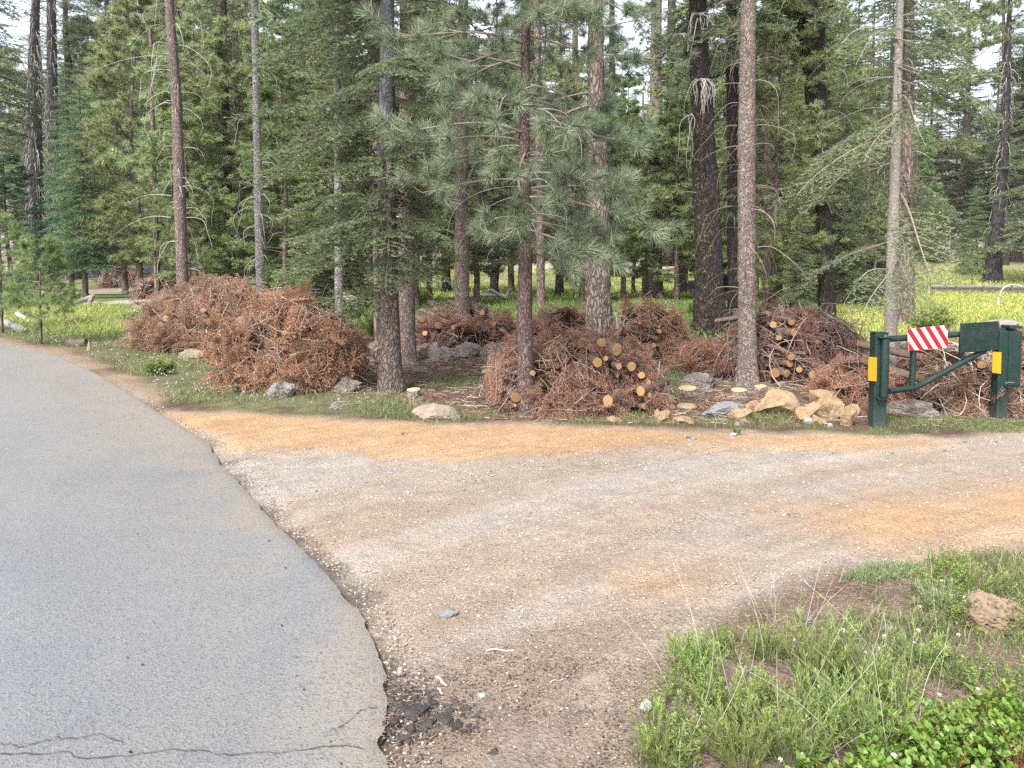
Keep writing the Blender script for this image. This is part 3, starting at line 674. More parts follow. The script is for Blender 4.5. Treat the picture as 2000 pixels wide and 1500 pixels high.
# --- big dark fir in the middle
rng = np.random.default_rng(101)
o, P, Rr = trunk_px([(765, 768, 46), (761, 680, 43), (757, 560, 40), (755, 300, 33), (757, 0, 26)], 9.4, 11, rtop=.02)
L_, W_, Dd = Geo(), Geo(), Geo(); Pf = pathf(P, Rr)
zs, Ls, az = [], [], []
z = 1.25
while z < 10.5:
    for k in range(rng.integers(3, 5)):
        a_ = rng.uniform(0, 2*PI); left = max(0, -math.cos(a_)); right = max(0, math.cos(a_))
        zz = z+rng.uniform(-.1, .1)
        l = (1.15+.55*left-.15*right)*(1 if zz < 5 else max(.15, 1-(zz-5)/6.2))*rng.uniform(.72, 1.08)
        if zz < 1.7: l *= .45+.55*max(left, (zz-1.1)*.6)
        if zz < 1.6 and left < .2 and rng.random() < .4: continue
        zs.append(zz); Ls.append(l); az.append(a_)
    z += .15
fir_branches(L_, W_, rng, Pf, zs, Ls, az, FIR_N, lambda z: -.12 if z < 5 else .1)
tg = trunk_geo(P, Rr, 28, .07, .45, 3, 6)
curls(Dd, rng, Pf, rng.uniform(.5, 2.2, 16), (.08, .25), .005, (.6, 1.8), .3)
t = assemble('fir_tree', 'large dark green fir with drooping boughs and a flared trunk beside a small stump', 'tree', o, tg, M['b_fir'], L_, M['fir'], W_, M['dtwig'], Dd)
# --- long needled pine in front
rng = np.random.default_rng(102)
o, P, Rr = trunk_px([(1032, 816, 38), (1027, 740, 31), (1024, 600, 30), (1028, 470, 25), (1023, 300, 22), (1028, 0, 16)], 7.95, 7.2, rtop=.015)
L_, W_, Dd = Geo(), Geo(), Geo(); Pf = pathf(P, Rr); zs, Ls, az = [], [], []
for z in np.arange(1.75, 6.8, .085):
    a_ = rng.uniform(0, 2*PI); zs.append(z); az.append(a_); l = rng.uniform(.8, 1.3)*(1 if z < 4.2 else max(.25, 1-(z-4.2)/3.2))
    if z < 2.3: l *= .75
    Ls.append(l)
pine_branches(L_, W_, rng, Pf, zs, Ls, az, TUFTS, 1.0, (-.15, .3), 8, .011, .35)
Dz = rng.uniform(1.9, 3.4, 24); curls(Dd, rng, Pf, Dz, (.25, .6), .007, (.7, 1.9), .45, out=.35)
assemble('pine_tree', 'slender pine with long grey green needle tufts in front of the nearest brush pile', 'tree', o, trunk_geo(P, Rr, 20, .1, .35, 5, 9), M['b_pine'], L_, M['pond'], W_, M['twig'], Dd)
# --- ponderosa just behind
rng = np.random.default_rng(103)
o, P, Rr = trunk_px([(1175, 690, 58), (1168, 600, 50), (1168, 400, 43), (1165, 200, 33), (1162, 0, 27)], 13.0, 17, rtop=.04)
L_, W_ = Geo(), Geo(); Pf = pathf(P, Rr); zs, Ls, az = [], [], []
for z in np.arange(3.4, 12, .2):
    a_ = rng.uniform(0, 2*PI); zs.append(z); az.append(a_); Ls.append(rng.uniform(.9, 1.5)*(1.1 if z < 8 else .8))
pine_branches(L_, W_, rng, Pf, zs, Ls, az, TUFTS, 1.1, (-.3, .2), 7, .014, .3, -.05)
assemble('pine_tree', 'stout pine with deeply furrowed grey brown bark standing between two brush piles', 'tree', o, trunk_geo(P, Rr, 28, .11, .3, 8, 7), M['b_pond'], L_, M['pond'], W_, M['twig'])
# --- scaly straight trunk with whorls of curled dead twigs
rng = np.random.default_rng(104)
o, P, Rr = trunk_px([(1461, 755, 42), (1460, 690, 36), (1459, 600, 34), (1458, 300, 33), (1462, 0, 28)], 9.75, 13, rtop=.05)
Dd = Geo(); Pf = pathf(P, Rr); zz = np.repeat(np.arange(1.0, 5.4, .27), 5)+rng.normal(0, .02, 85)
curls(Dd, rng, Pf, zz, (.18, .5), .006, (.9, 2.3), .25, out=.2)
tg = trunk_geo(P, Rr, 24, .03, .35, 11, 5)
V = tg.V[0]
for zr in np.arange(.9, 9, .27):
    k = np.exp(-((V[:, 2]-zr)/.035)**2)*.012; cx, cr = np.interp(V[:, 2], P[:, 2], P[:, 0]), 1; d = V-np.stack([cx, 0*cx, V[:, 2]], 1); V += unit(d)*k[:, None]
L_, W_ = Geo(), Geo()
zs = np.arange(5.6, 12.5, .22); pine_branches(L_, W_, rng, Pf, zs, 1.5-(zs-5.6)*.15, rng.uniform(0, 6.28, len(zs)), TUFT_M, 1, (-.1, .3), 7)
assemble('pine_tree', 'straight pale brown scaly trunk with ringed whorls of bare twigs behind two flat cut stumps', 'tree', o, tg, M['b_scale'], L_, M['lodge'], W_, M['twig'], Dd, None, M['twig'])
# --- dead twigged trunks on the left
for (pts, y, seed, H, bm, lab, n, Rd) in [
    ([(362, 640, 26), (357, 560, 22), (351, 380, 21), (345, 200, 19.5), (330, 0, 16)], 16, 105, 15, 'b_red', 'reddish grey trunk bristling with bleached curling dead branches behind the left brush piles', 84, (.18, .55)),
    ([(512, 640, 18), (507, 500, 16.5), (503, 300, 16), (497, 0, 13)], 18, 106, 16, 'b_grey', 'slim banded silver grey trunk with short curled dead twigs left of the big dark fir', 70, (.15, .45)),
]:
    rng = np.random.default_rng(seed); o, P, Rr = trunk_px(pts, y, H, rtop=.04); Dd = Geo(); Pf = pathf(P, Rr)
    curls(Dd, rng, Pf, rng.uniform(1.4, 8.5, n), Rd, .0075, (1.0, 3.0), .55, out=.12)
    k = 3; a_ = rng.uniform(2.6, 3.8, k) if seed == 105 else rng.uniform(0, 6.28, k)
    curls(Dd, rng, Pf, rng.uniform(2.3, 7.5, k), (.9, 1.5), .009, (.7, 1.2), .5, az=a_, out=.5)
    L_, W_ = Geo(), Geo(); zs = np.arange(8, H-1, .3)
    pine_branches(L_, W_, rng, Pf, zs, 1.8-(zs-8)*.2, rng.uniform(0, 6.28, len(zs)), TUFT_M, 1.2, (-.1, .3), 7)
    assemble('dead_limbed_pine', lab, 'tree', o, trunk_geo(P, Rr, 18, .05, .3, seed, 6), M[bm], L_, M['lodge'], W_, M['twig'], Dd)
# --- pale trunk with sweeping grey green boughs behind the gate
rng = np.random.default_rng(107)
o, P, Rr = trunk_px([(1738, 806, 25), (1739, 700, 24), (1741, 560, 23), (1746, 400, 20), (1753, 180, 17), (1758, 0, 13)], 8.6, 7.6, rtop=.015)
L_, W_, Dd = Geo(), Geo(), Geo(); Pf = pathf(P, Rr); zs, Ls, az = [], [], []
for z in np.arange(1.7, 7.2, .17):
    for k in range(2):
        a_ = rng.uniform(0, 2*PI); zs.append(z+rng.uniform(-.05, .05)); az.append(a_); Ls.append((1.25 if z < 4.6 else max(.3, 1.25-(z-4.6)*.4))*rng.uniform(.7, 1.1)*(1.1 if math.cos(a_) < 0 else .95)*(.55 if z < 2.2 and math.cos(a_) > 0 else 1))
fir_branches(L_, W_, rng, Pf, zs, Ls, az, FIR_G, -.3)
curls(Dd, rng, Pf, rng.uniform(1.4, 4.5, 26), (.3, .8), .006, (.5, 1.3), .45, out=.4)
assemble('fir_tree', 'thin pale grey fir with sparse sweeping grey green boughs behind the striped gate sign', 'tree', o, trunk_geo(P, Rr, 18, .035, .25, 14, 5), M['b_firp'], L_, M['fir_grey'], W_, M['twig'], Dd)
# --- plain trunks whose crowns stand above the frame
def high_tree(name, lab, pts, y, bm, H, seed, z0=None, crown='pine', cm='pond', cl=1.6, S=20, bump=.06, flare=.35, freq=5, dead=0, drad=(.2, .5), shag=0, protos=None, step=.3, group=None, dm=None):
    rng = np.random.default_rng(seed); o, P, Rr = trunk_px(pts, y, H, rtop=.05); Pf = pathf(P, Rr); L_, W_, Dd = Geo(), Geo(), Geo()
    z0 = z0 or 0.4*H; zs = np.arange(z0, H-.3, step)
    if crown == 'pine': pine_branches(L_, W_, rng, Pf, zs, cl*(1.05-(zs-z0)/(H-z0)*.8), rng.uniform(0, 6.28, len(zs)), protos or TUFT_M, 1.4, (-.2, .3), 8)
    elif crown == 'fir':
        zz = np.repeat(zs, 3)+rng.normal(0, .1, len(zs)*3); fir_branches(L_, W_, rng, Pf, zz, cl*(1.05-(zz-z0)/(H-z0)*.9)*rng.uniform(.7, 1.1, len(zz)), rng.uniform(0, 6.28, len(zz)), protos or FIR_M, -.15)
    if dead: curls(Dd, rng, Pf, rng.uniform(.15*H, .6*H, dead), drad, .010, (.6, 2.4), .3, out=.25)
    if shag:
        Ps, Rs = [], []
        for i in range(shag):
            zc = rng.uniform(.18*H, .95*H); c, tr = Pf(zc); an = rng.uniform(0, 6.28); h = np.array([math.cos(an), math.sin(an), 0]); l = rng.uniform(.5, 1.6); s = np.linspace(0, 1, 8); oo = rng.uniform(.2, .7)
            Pp = c+h*tr*.7+h*(oo*np.sin(s*1.6))[:, None]; Pp[:, 2] -= l*s**1.6; Pp[:, :2] += rng.normal(0, .02, (8, 2)); Ps.append(Pp); Rs.append(.022*(1-.8*s))
        tubes(Dd, np.array(Ps), np.array(Rs), 4, .35+rng.uniform(-.3, .3, shag))
    return assemble(name, lab, 'tree', o, trunk_geo(P, Rr, S, bump, flare, seed, freq), M[bm], L_, M[cm], W_, M['dtwig'], Dd, group, dm)
high_tree('pine_tree', 'grey brown trunk standing close behind the left side of the big dark fir', [(747, 700, 30), (744, 600, 29), (741, 400, 27), (737, 0, 20)], 12.4, 'b_mid', 15, 201, 5.5, dead=16)
high_tree('pine_tree', 'dark red brown speckled trunk close behind the right side of the big dark fir', [(797, 702, 34), (794, 560, 30), (792, 300, 27), (792, 0, 22)], 12.2, 'b_red', 15, 202, 5.0, 'fir', 'fir', 1.5, dead=14)
high_tree('pine_tree', 'smooth dark brown speckled trunk in front of the log pile with two grey boulders', [(904, 675, 32), (902, 560, 29), (902, 350, 25), (905, 0, 20)], 14.3, 'b_red', 14, 203, 5.0, 'pine', 'pond', 1.3, dead=10, protos=TUFTS, step=.2)
high_tree('pine_tree', 'thin grey trunk seen just right of the slender foreground pine', [(1057, 602, 17), (1056, 500, 16), (1052, 300, 13), (1050, 0, 10)], 25, 'b_mid', 15, 204, 5, 'pine', 'lodge', 1.4)
t = high_tree('mossy_tree', 'massive black brown trunk spotted with yellow lichen and hung with white dead branch bundles', [(1388, 655, 66), (1385, 560, 55), (1380, 400, 50), (1370, 200, 41), (1362, 0, 32)], 16.4, 'b_dark', 20, 205, 6.4, 'fir', 'fir', 1.8, S=26, bump=.09, flare=.3, dead=20, drad=(.4, .8))
rng = np.random.default_rng(77); g = Geo(); o, P, Rr = trunk_px([(1388, 655, 66), (1385, 560, 55), (1380, 400, 50), (1370, 200, 41), (1362, 0, 32)], 16.4, 20)
for (u0, v0, n, l0) in ((1368, 158, 24, .85), (1364, 28, 12, .8), (1322, 72, 8, .4), (1350, 225, 4, 1.2)):
    Ps, Rs = [], []; b = at(u0, v0, 16.4-.3)-o
    for i in range(n):
        an = rng.uniform(0, 2*PI); s = np.linspace(0, 1, 9); l = l0*rng.uniform(.4, 1); oo = rng.uniform(.1, .38)
        Pp = b+np.array([math.cos(an), -.3+.4*math.sin(an), 0])*(oo*np.sin(s*1.9))[:, None]; Pp[:, 2] += .12*np.sin(s*3)-l*s**1.5; Pp[:, 0] += .03*np.sin(s*9+i); Ps.append(Pp); Rs.append(.012*(1-.7*s))
    tubes(g, np.array(Ps), np.array(Rs), 4, .6+rng.uniform(-.4, .3, n))
g.build('dead_branch_bundle', M['ptwig'], t)
high_tree('fir_tree', 'dark narrow trunk standing between the lichen spotted trunk and the scaly pale one', [(1437, 612, 30), (1434, 400, 26), (1428, 0, 20)], 19.5, 'b_dk', 18, 206, 6.5, 'fir', 'fir', 1.7, dead=26)
high_tree('pine_tree', 'slim brown trunk seen just right of the scaly pale trunk', [(1497, 600, 15), (1499, 400, 14), (1500, 0, 11)], 24, 'b_mid', 15, 207, 7, 'pine', 'lodge', 1.5, dead=34, drad=(.3, .8), dm=M['twig'])
high_tree('mossy_tree', 'crooked charred black trunk with lichen bark and thick grey green side growth right of centre', [(1616, 606, 32), (1611, 480, 26), (1606, 370, 27), (1598, 240, 34), (1588, 120, 44), (1583, 0, 50)], 20, 'b_dark', 20, 208, 8, 'fir', 'fir', 2, S=22, bump=.12, dead=24, drad=(.4, 1.0))
high_tree('mossy_tree', 'dark brown broad trunk directly behind the thin pale grey fir', [(1766, 645, 36), (1768, 500, 33), (1770, 300, 28), (1774, 100, 22), (1776, 0, 18)], 19, 'b_mid', 15, 209, 6.5, 'fir', 'fir_grey', 1.7, dead=40, drad=(.3, .8), dm=M['twig'])
high_tree('burnt_tree', 'tall charred black trunk with shaggy grey dead branches above the small roadside pines', [(72, 500, 26), (70, 380, 26), (68, 250, 24), (66, 100, 18), (70, 0, 14)], 52, 'b_burn', 28, 210, 22, 'pine', 'dead', .8, shag=260)
high_tree('burnt_tree', 'brown fire scorched trunk with rusty hanging twigs at the upper left', [(104, 495, 22), (103, 250, 20), (100, 0, 16)], 60, 'b_burn', 30, 211, 26, 'pine', 'dead', 1.5, shag=220)
high_tree('burnt_tree', 'leaning charcoal black burnt trunk at the far right edge of the meadow', [(1938, 490, 30), (1948, 430, 22), (1960, 330, 17), (1968, 100, 13)], 62, 'b_burn', 26, 212, 20, 'pine', 'lodge', .8, shag=120)
high_tree('pine_tree', 'thick rusty brown trunk beside the far picnic table', [(1276, 572, 36), (1278, 500, 30), (1280, 300, 26), (1282, 0, 20)], 36, 'b_red', 24, 213, 8, 'pine', 'lodge', 2.3, dead=14)
high_tree('pine_tree', 'thin grey trunk standing just in front of the thick rusty brown one', [(1259, 578, 12), (1259, 450, 11), (1258, 300, 9), (1256, 240, 6)], 33, 'b_grey', 9, 214, 3.4, 'pine', 'lodge', 1.5)
high_tree('pine_tree', 'dark trunk behind and right of the thick rusty brown one', [(1306, 530, 24), (1308, 430, 22), (1312, 0, 15)], 78, 'b_dk', 34, 215, 12, 'fir', 'fir', 2.4)
high_tree('pine_tree', 'far brown trunk rising behind the left side of the furrowed pine', [(1120, 520, 24), (1121, 440, 18), (1124, 0, 10)], 80, 'b_mid', 34, 216, 10, 'pine', 'lodge', 2.4)
high_tree('pine_tree', 'black far trunk rising behind the right side of the furrowed pine', [(1198, 528, 20), (1197, 460, 17), (1195, 0, 10)], 76, 'b_dk', 34, 217, 11, 'fir', 'fir', 2.4)
high_tree('pine_tree', 'dark flared trunk behind the left brush piles', [(447, 560, 30), (449, 500, 20), (446, 430, 18), (440, 200, 15), (436, 0, 12)], 27, 'b_dk', 17, 218, 4.6, 'fir', 'fir', 2.1, dead=20)
high_tree('pine_tree', 'thin brown trunk left of the dark flared trunk', [(400, 535, 12), (399, 480, 11), (398, 200, 9)], 36, 'b_mid', 15, 219, 4.5, 'pine', 'lodge', 2.0)
high_tree('pine_tree', 'thin dark trunk left of the reddish trunk with curling dead branches', [(308, 590, 12), (306, 500, 11), (300, 300, 8)], 24, 'b_mid', 9, 220, 3.2, 'pine', 'lodge', 1.4)
high_tree('pine_tree', 'grey bare trunk at the right rim of the big left brush pile', [(663, 645, 18), (662, 560, 17), (660, 300, 14)], 14.5, 'b_grey', 11, 221, 4.5, 'fir', 'fir', 1.2)
high_tree('pine_tree', 'small leaning dark trunk in the meadow left of the pale fir', [(1676, 582, 14), (1684, 530, 12), (1692, 480, 9)], 30, 'b_mid', 10, 222, 2.6, 'pine', 'lodge', 1.9)
high_tree('pine_tree', 'very thin upright trunk in the meadow just left of the pale fir', [(1707, 582, 7), (1709, 500, 6)], 31, 'b_mid', 10, 223, 3, 'pine', 'lodge', 1.5)
high_tree('pine_tree', 'tall thin dark tree against the sky at the right edge', [(1965, 500, 9), (1962, 300, 8), (1960, 0, 5)], 80, 'b_dk', 33, 224, 9, 'fir', 'fir_grey', 1.3)

# --- medium trees: prototypes then copies
def proto(kind, seed):
    rng = np.random.default_rng(seed); H = 12.0
    zt = np.linspace(0, H, 10); wob = np.cumsum(rng.normal(0, .05, 10))*(1 if kind != 'fir' else .3); P = np.stack([wob-wob[0], np.cumsum(rng.normal(0, .03, 10)), zt], 1)
    r0 = {'fir': .16, 'lodge': .11, 'pine': .17, 'snag': .15, 'low': .12}[kind]; Rr = r0*(1-.93*(zt/H)); Pf = pathf(P, Rr); L_, W_, Dd = Geo(), Geo(), Geo()
    tg = trunk_geo(P, Rr, 10, .06, .3, seed, 3)
    if kind in ('fir', 'low'):
        z0 = 1.9 if kind == 'fir' else .5; rad = 1.75 if kind == 'fir' else 2.1; zs = []; z = z0
        while z < H: zs += [z+rng.uniform(-.08, .08) for _ in range(5)]; z += .24
        zs = np.minimum(np.array(zs), H-.05); Ls = rad*(1-(zs-z0)/(H-z0))**.8*rng.uniform(.7, 1.12, len(zs))+.12
        fir_branches(L_, W_, rng, Pf, zs, Ls, rng.uniform(0, 6.28, len(zs)), FIR_M, lambda z: -.22+.5*(z/H))
    elif kind == 'lodge':
        z0 = 1.3; zs = np.repeat(np.arange(z0, H-.2, .2), 2)+rng.normal(0, .08, len(np.arange(z0, H-.2, .2))*2); zs = np.clip(zs, z0, H-.1)
        env = 1.35*np.minimum(1, (H-zs)/6)**.7*np.minimum(1, .5+(zs-z0)*.35); Ls = env*rng.uniform(.6, 1.15, len(zs))+.1
        pine_branches(L_, W_, rng, Pf, zs, Ls, rng.uniform(0, 6.28, len(zs)), TUFT_M, 1.2, (.0, .5), 9, .012, .1)
        curls(Dd, rng, Pf, rng.uniform(.8, 5, 26), (.3, .7), .012, (.5, 1.9), .3, out=.3)
    elif kind == 'pine':
        z0 = 4; zs = np.arange(z0, H-.1, .13); Ls = 1.7*np.minimum(1, (H-zs)/5)**.7*rng.uniform(.6, 1.15, len(zs))+.1
        pine_branches(L_, W_, rng, Pf, zs, Ls, rng.uniform(0, 6.28, len(zs)), TUFT_M, 1.5, (-.2, .4), 11, .014, .15)
        curls(Dd, rng, Pf, rng.uniform(1.5, 6, 34), (.3, .9), .012, (.5, 1.9), .3, out=.3)
    else:
        curls(Dd, rng, Pf, rng.uniform(2, 11.6, 150), (.3, .9), .016, (.4, 1.5), .35, out=.3)
    mats = {'fir': ('b_dk', 'fir'), 'low': ('b_mid', 'fir'), 'lodge': ('b_mid', 'lodge'), 'pine': ('b_red', 'lodge'), 'snag': ('b_burn', 'fir')}[kind]
    nm = {'fir': 'fir_tree', 'low': 'fir_tree', 'lodge': 'pine_tree', 'pine': 'pine_tree', 'snag': 'burnt_snag'}[kind]
    return dict(nm=nm, parts=[(n, g.mesh(n, m_, s_)) for n, g, m_, s_ in (('trunk', tg, M[mats[0]], True), ('crown', L_, M[mats[1]], False), ('branches', W_, M['dtwig'], False), ('dead_branches', Dd, M['twig'], False)) if g.n])
PR = {k: [proto(k, 300+i*7+j) for j in range(n)] for i, (k, n) in enumerate((('fir', 3), ('low', 2), ('lodge', 3), ('pine', 2), ('snag', 2)))}
used = {}
def copy_tree(kind, loc, H, lab, cat='tree', group=None, idx=None, wide=1.0, crown=None):
    rr = random.Random(int(loc[0]*37+loc[1]*91)); pr = PR[kind][idx if idx is not None else rr.randrange(len(PR[kind]))]
    t = thing(pr['nm'], lab, cat, loc, group, rr.uniform(0, 6.28)); s = H/12; t.scale = (s*wide, s*wide, s)
    for n, me in pr['parts']:
        c = link(n, me, t)
        if crown and n == 'crown':
            c.material_slots[0].link = 'OBJECT'; c.material_slots[0].material = M[crown]
    return t
MID = [
 (246, 46, 16, 'lodge', 'bushy yellow green pine right of the pair of dark firs', 1.2, None),
 (275, 36, 15, 'lodge', 'tall yellow green pine behind the bare curling branches', 1.1, None),
 (392, 30, 12, 'lodge', 'loose green pine between the two slim trunks with curled twigs', 1.1, None),
 (430, 44, 20, 'fir', 'tall dark fir behind the slim banded grey trunk', 1, None),
 (558, 21, 7.2, 'lodge', 'bright yellow green young pine beside the banded grey trunk', 1.3, 'bright'),
 (610, 29, 13, 'low', 'green fir showing through left of the big dark fir', 1, None),
 (655, 40, 19, 'pine', 'tall pine showing behind the left boughs of the big dark fir', 1, None),
 (700, 26, 12, 'lodge', 'olive pine behind the big dark fir', 1.1, None),
 (838, 30, 12, 'lodge', 'olive pine between the big dark fir and the long needled pine', 1.1, None),
 (872, 46, 20, 'fir', 'tall fir behind the dark speckled trunk', 1, None),
 (965, 38, 16, 'fir', 'dense fir filling the gap left of the slender foreground pine', 1, None),
 (1092, 36, 15, 'fir', 'dark fir between the slender foreground pine and the furrowed pine', 1, None),
 (1216, 31, 9.5, 'lodge', 'fresh green young pine right of the furrowed pine', 1.25, 'bright'),
 (1238, 38, 8.5, 'lodge', 'small fresh green pine left of the rusty brown trunk', 1.3, 'bright'),
 (1318, 30, 8.2, 'lodge', 'bushy fresh green pine left of the lichen spotted trunk', 1.4, 'bright'),
 (1330, 44, 22, 'fir', 'tall dark fir behind the white dead branch bundle', 1.1, None),
 (1412, 36, 15, 'fir', 'dark fir filling the gap right of the lichen spotted trunk', 1, None),
 (1512, 20, 9.0, 'lodge', 'greyish green twiggy pine right of the scaly pale trunk', 1.1, None),
 (1548, 31, 13, 'lodge', 'bushy pine left of the crooked charred trunk', 1.2, None),
 (1560, 19, 3.4, 'low', 'grey green fir at the foot of the crooked charred trunk', .8, 'fir_grey'),
 (1642, 28, 10, 'low', 'soft green fir right of the crooked charred trunk', .9, 'fir_grey'),
 (1690, 46, 18, 'fir', 'tall fir behind the left boughs of the thin pale grey fir', 1, None),
 (1815, 96, 27, 'fir', 'dark fir behind the right boughs of the thin pale grey fir', .9, None),
 (1886, 92, 27, 'fir', 'dense conical green fir above the meadow at the right', 1.1, None),
 (1905, 70, 8.5, 'low', 'small bright green cone shaped tree at the far side of the right meadow', 1.3, 'bright'),
 (1830, 84, 9, 'low', 'young green fir at the far side of the meadow behind the brush', 1.2, 'bright'),
 (2035, 60, 21, 'fir', 'dark fir at the right edge of the meadow', 1.1, None),
 
 (24, 26, 5.6, 'lodge', 'rounded soft green young pine at the left edge behind the roadside sapling', 1.7, 'fir_blue'),
 (186, 70, 24, 'pine', 'tall open pine behind the pair of dark firs', 1, None),
 (330, 62, 25, 'fir', 'distant tall fir left of the reddish trunk', 1, None),
 (470, 60, 24, 'pine', 'distant pine between the reddish trunk and the banded grey trunk', 1, None),
]
MID += [
 (88, 74, 36, 'snag', 'very tall bare snag at the upper left behind the scorched trunk', 1.3, None),
 (150, 66, 31, 'fir', 'very tall fir at the upper left', 1.4, None),
 (215, 80, 36, 'fir', 'very tall dark fir behind the yellow green pine on the left', 1.4, None),
 (370, 84, 38, 'pine', 'very tall pine between the two slim trunks with curled twigs', 1.3, None),
 (1985, 84, 33, 'fir', 'tall fir against the sky at the upper right', 1.3, None),
 (1870, 92, 33, 'pine', 'tall open pine against the sky left of the upper right corner', 1.3, None),
 (1040, 90, 38, 'fir', 'very tall fir far behind the slender foreground pine', 1.4, None),
 (372, 24, 8.0, 'lodge', 'olive pine just right of the reddish trunk with curling branches', 1.2, None),
 (470, 26, 10, 'lodge', 'yellow green pine left of the banded grey trunk', 1.2, 'lodge'),
 (590, 40, 17, 'lodge', 'tall yellow green pine left of the big dark fir', 1.3, 'bright'),
 (640, 24, 9, 'low', 'soft green fir low behind the left boughs of the big dark fir', 1.0, 'lodge'),
 (815, 24, 8.5, 'lodge', 'grey green pine just right of the red brown speckled trunk', 1.2, 'fir_grey'),
 (930, 28, 10, 'lodge', 'grey green pine just right of the smooth dark trunk', 1.2, 'fir_grey'),
 (1000, 44, 15, 'lodge', 'yellow green pine far behind the slender foreground pine', 1.3, None),
 (1135, 30, 9, 'lodge', 'grey green pine left of the furrowed pine', 1.3, 'fir_grey'),
 (1385, 30, 13, 'lodge', 'green pine directly behind the lichen spotted trunk', 1.3, None),
 (1470, 28, 11, 'lodge', 'brownish green twiggy pine behind the scaly pale trunk', 1.3, None),
 (1525, 40, 17, 'lodge', 'tall green pine between the scaly trunk and the crooked charred trunk', 1.3, None),
 (1605, 34, 14, 'lodge', 'green pine directly behind the crooked charred trunk', 1.3, None),
 (1665, 36, 15, 'low', 'tall grey green fir left of the thin pale fir', .9, 'fir_grey'),
 (1735, 90, 32, 'fir', 'dark fir far behind the thin pale fir', 1.2, None),
 (1786, 82, 15, 'lodge', 'fresh green pine just right of the thin pale fir', 1.2, 'bright'),
 (1985, 86, 26, 'fir', 'grey green fir at the far right above the railing', 1.1, 'fir_grey'),
 (98, 80, 20, 'pine', 'soft green pine left of the pair of dark firs', 1.3, 'fir_blue'),
]
for u, y, H, k, lab, wd, cr in MID: copy_tree(k, base(u, y), H, lab, wide=wd*1.12, crown=cr)
# the pair of dark layered firs at left
for u, vb, vt, lab, rr_, sd in ((141, 577, 78, 'left one of the close pair of dark layered firs by the far road', 2.0, 431), (167, 583, 105, 'right one of the close pair of dark layered firs by the far road', 1.85, 432)):
    rng = np.random.default_rng(sd); b = G(u, vb); H = at(u, vt, b[1])[2]-b[2]; P = np.array([[0, 0, -.05], [.02, 0, H*.5], [0, 0, H]]); Rr = np.array([.14, .09, .01]); Pf = pathf(P, Rr); L_, W_ = Geo(), Geo(); zs, Ls, az = [], [], []
    z = 1.75
    while z < H-.1:
        k = 10; a0 = rng.uniform(0, 6.28)
        for q in range(k): zs.append(z+rng.uniform(-.05, .05)); az.append(a0+q*2*PI/k+rng.uniform(-.3, .3)); Ls.append(max(.15, rr_*(1-(z-1.75)/(H-1.5))**.75*rng.uniform(.75, 1.12)))
        z += .42
    fir_branches(L_, W_, rng, Pf, zs, Ls, az, FIR_M, -.06, .05)
    assemble('fir_tree', lab, 'tree', b, trunk_geo(P, Rr, 12, .05, .25, sd), M['b_mid'], L_, M['fir_teal'], W_, M['dtwig'])
high_tree('fir_tree', 'tall dark fir cut off by the left edge', [(-14, 640, 26), (-14, 300, 22), (-16, 0, 18)], 24, 'b_mid', 19, 433, 5.6, 'fir', 'fir', 1.7)
# saplings by the road
def sapling(u, vb, vt, lab, seed, lm='bright', wd=.5):
    rng = np.random.default_rng(seed); b = G(u, vb); H = at(u, vt, b[1])[2]-b[2]; zt = np.linspace(0, H, 6); P = np.stack([zt*.02, zt*0, zt], 1); Rr = .028*(1-.85*zt/H)*H/2; Pf = pathf(P, Rr); L_, W_ = Geo(), Geo()
    z0 = .22*H; zs = np.linspace(z0, H*.97, 42); Ls = wd*H/2*(1-(zs-z0)/(H*1.05-z0))**.8*rng.uniform(.7, 1.1, 42)+.06
    pine_branches(L_, W_, rng, Pf, zs, Ls, rng.uniform(0, 6.28, 42), TUFT_S, 1.15, (.1, .5), 9, .006, .05)
    assemble('pine_sapling', lab, 'sapling', b, trunk_geo(P, Rr, 8, .04, .2, seed), M['b_mid'], L_, M[lm], W_, M['twig'])
sapling(80, 672, 470, 'small bright pine sapling on the grassy roadside left of the fallen rails', 401)
sapling(4, 650, 425, 'pine sapling cut off by the left edge beside the road', 402)
sapling(1898, 562, 492, 'little bright pine behind the dark railing in the yellow meadow', 403, wd=.8)
# boughs entering at the right edge belong to a fir outside the frame
rng = np.random.default_rng(120); o = base(2190, 9.0); P = np.array([[0, 0, 0], [.05, 0, 4], [.1, 0, 9.]]); Rr = np.array([.13, .1, .02]); Pf = pathf(P, Rr); L_, W_ = Geo(), Geo()
zs, Ls, az = [], [], []
for z in np.r_[np.arange(2.35, 3.3, .16), np.arange(4.3, 8.5, .25)]:
    for k in range(2): zs.append(z); az.append(rng.uniform(2.2, 4.2) if z < 3.4 else rng.uniform(0, 6.28)); Ls.append(rng.uniform(1.1, 1.5)*(1 if z < 6 else .6))
fir_branches(L_, W_, rng, Pf, zs, Ls, az, FIR_N, -.1, .15)
assemble('fir_tree', 'fir just outside the frame reaching green boughs in at the right edge', 'tree', o, trunk_geo(P, Rr, 16, .04, .3, 9), M['b_fir'], L_, M['fir_grey'], W_, M['dtwig'])
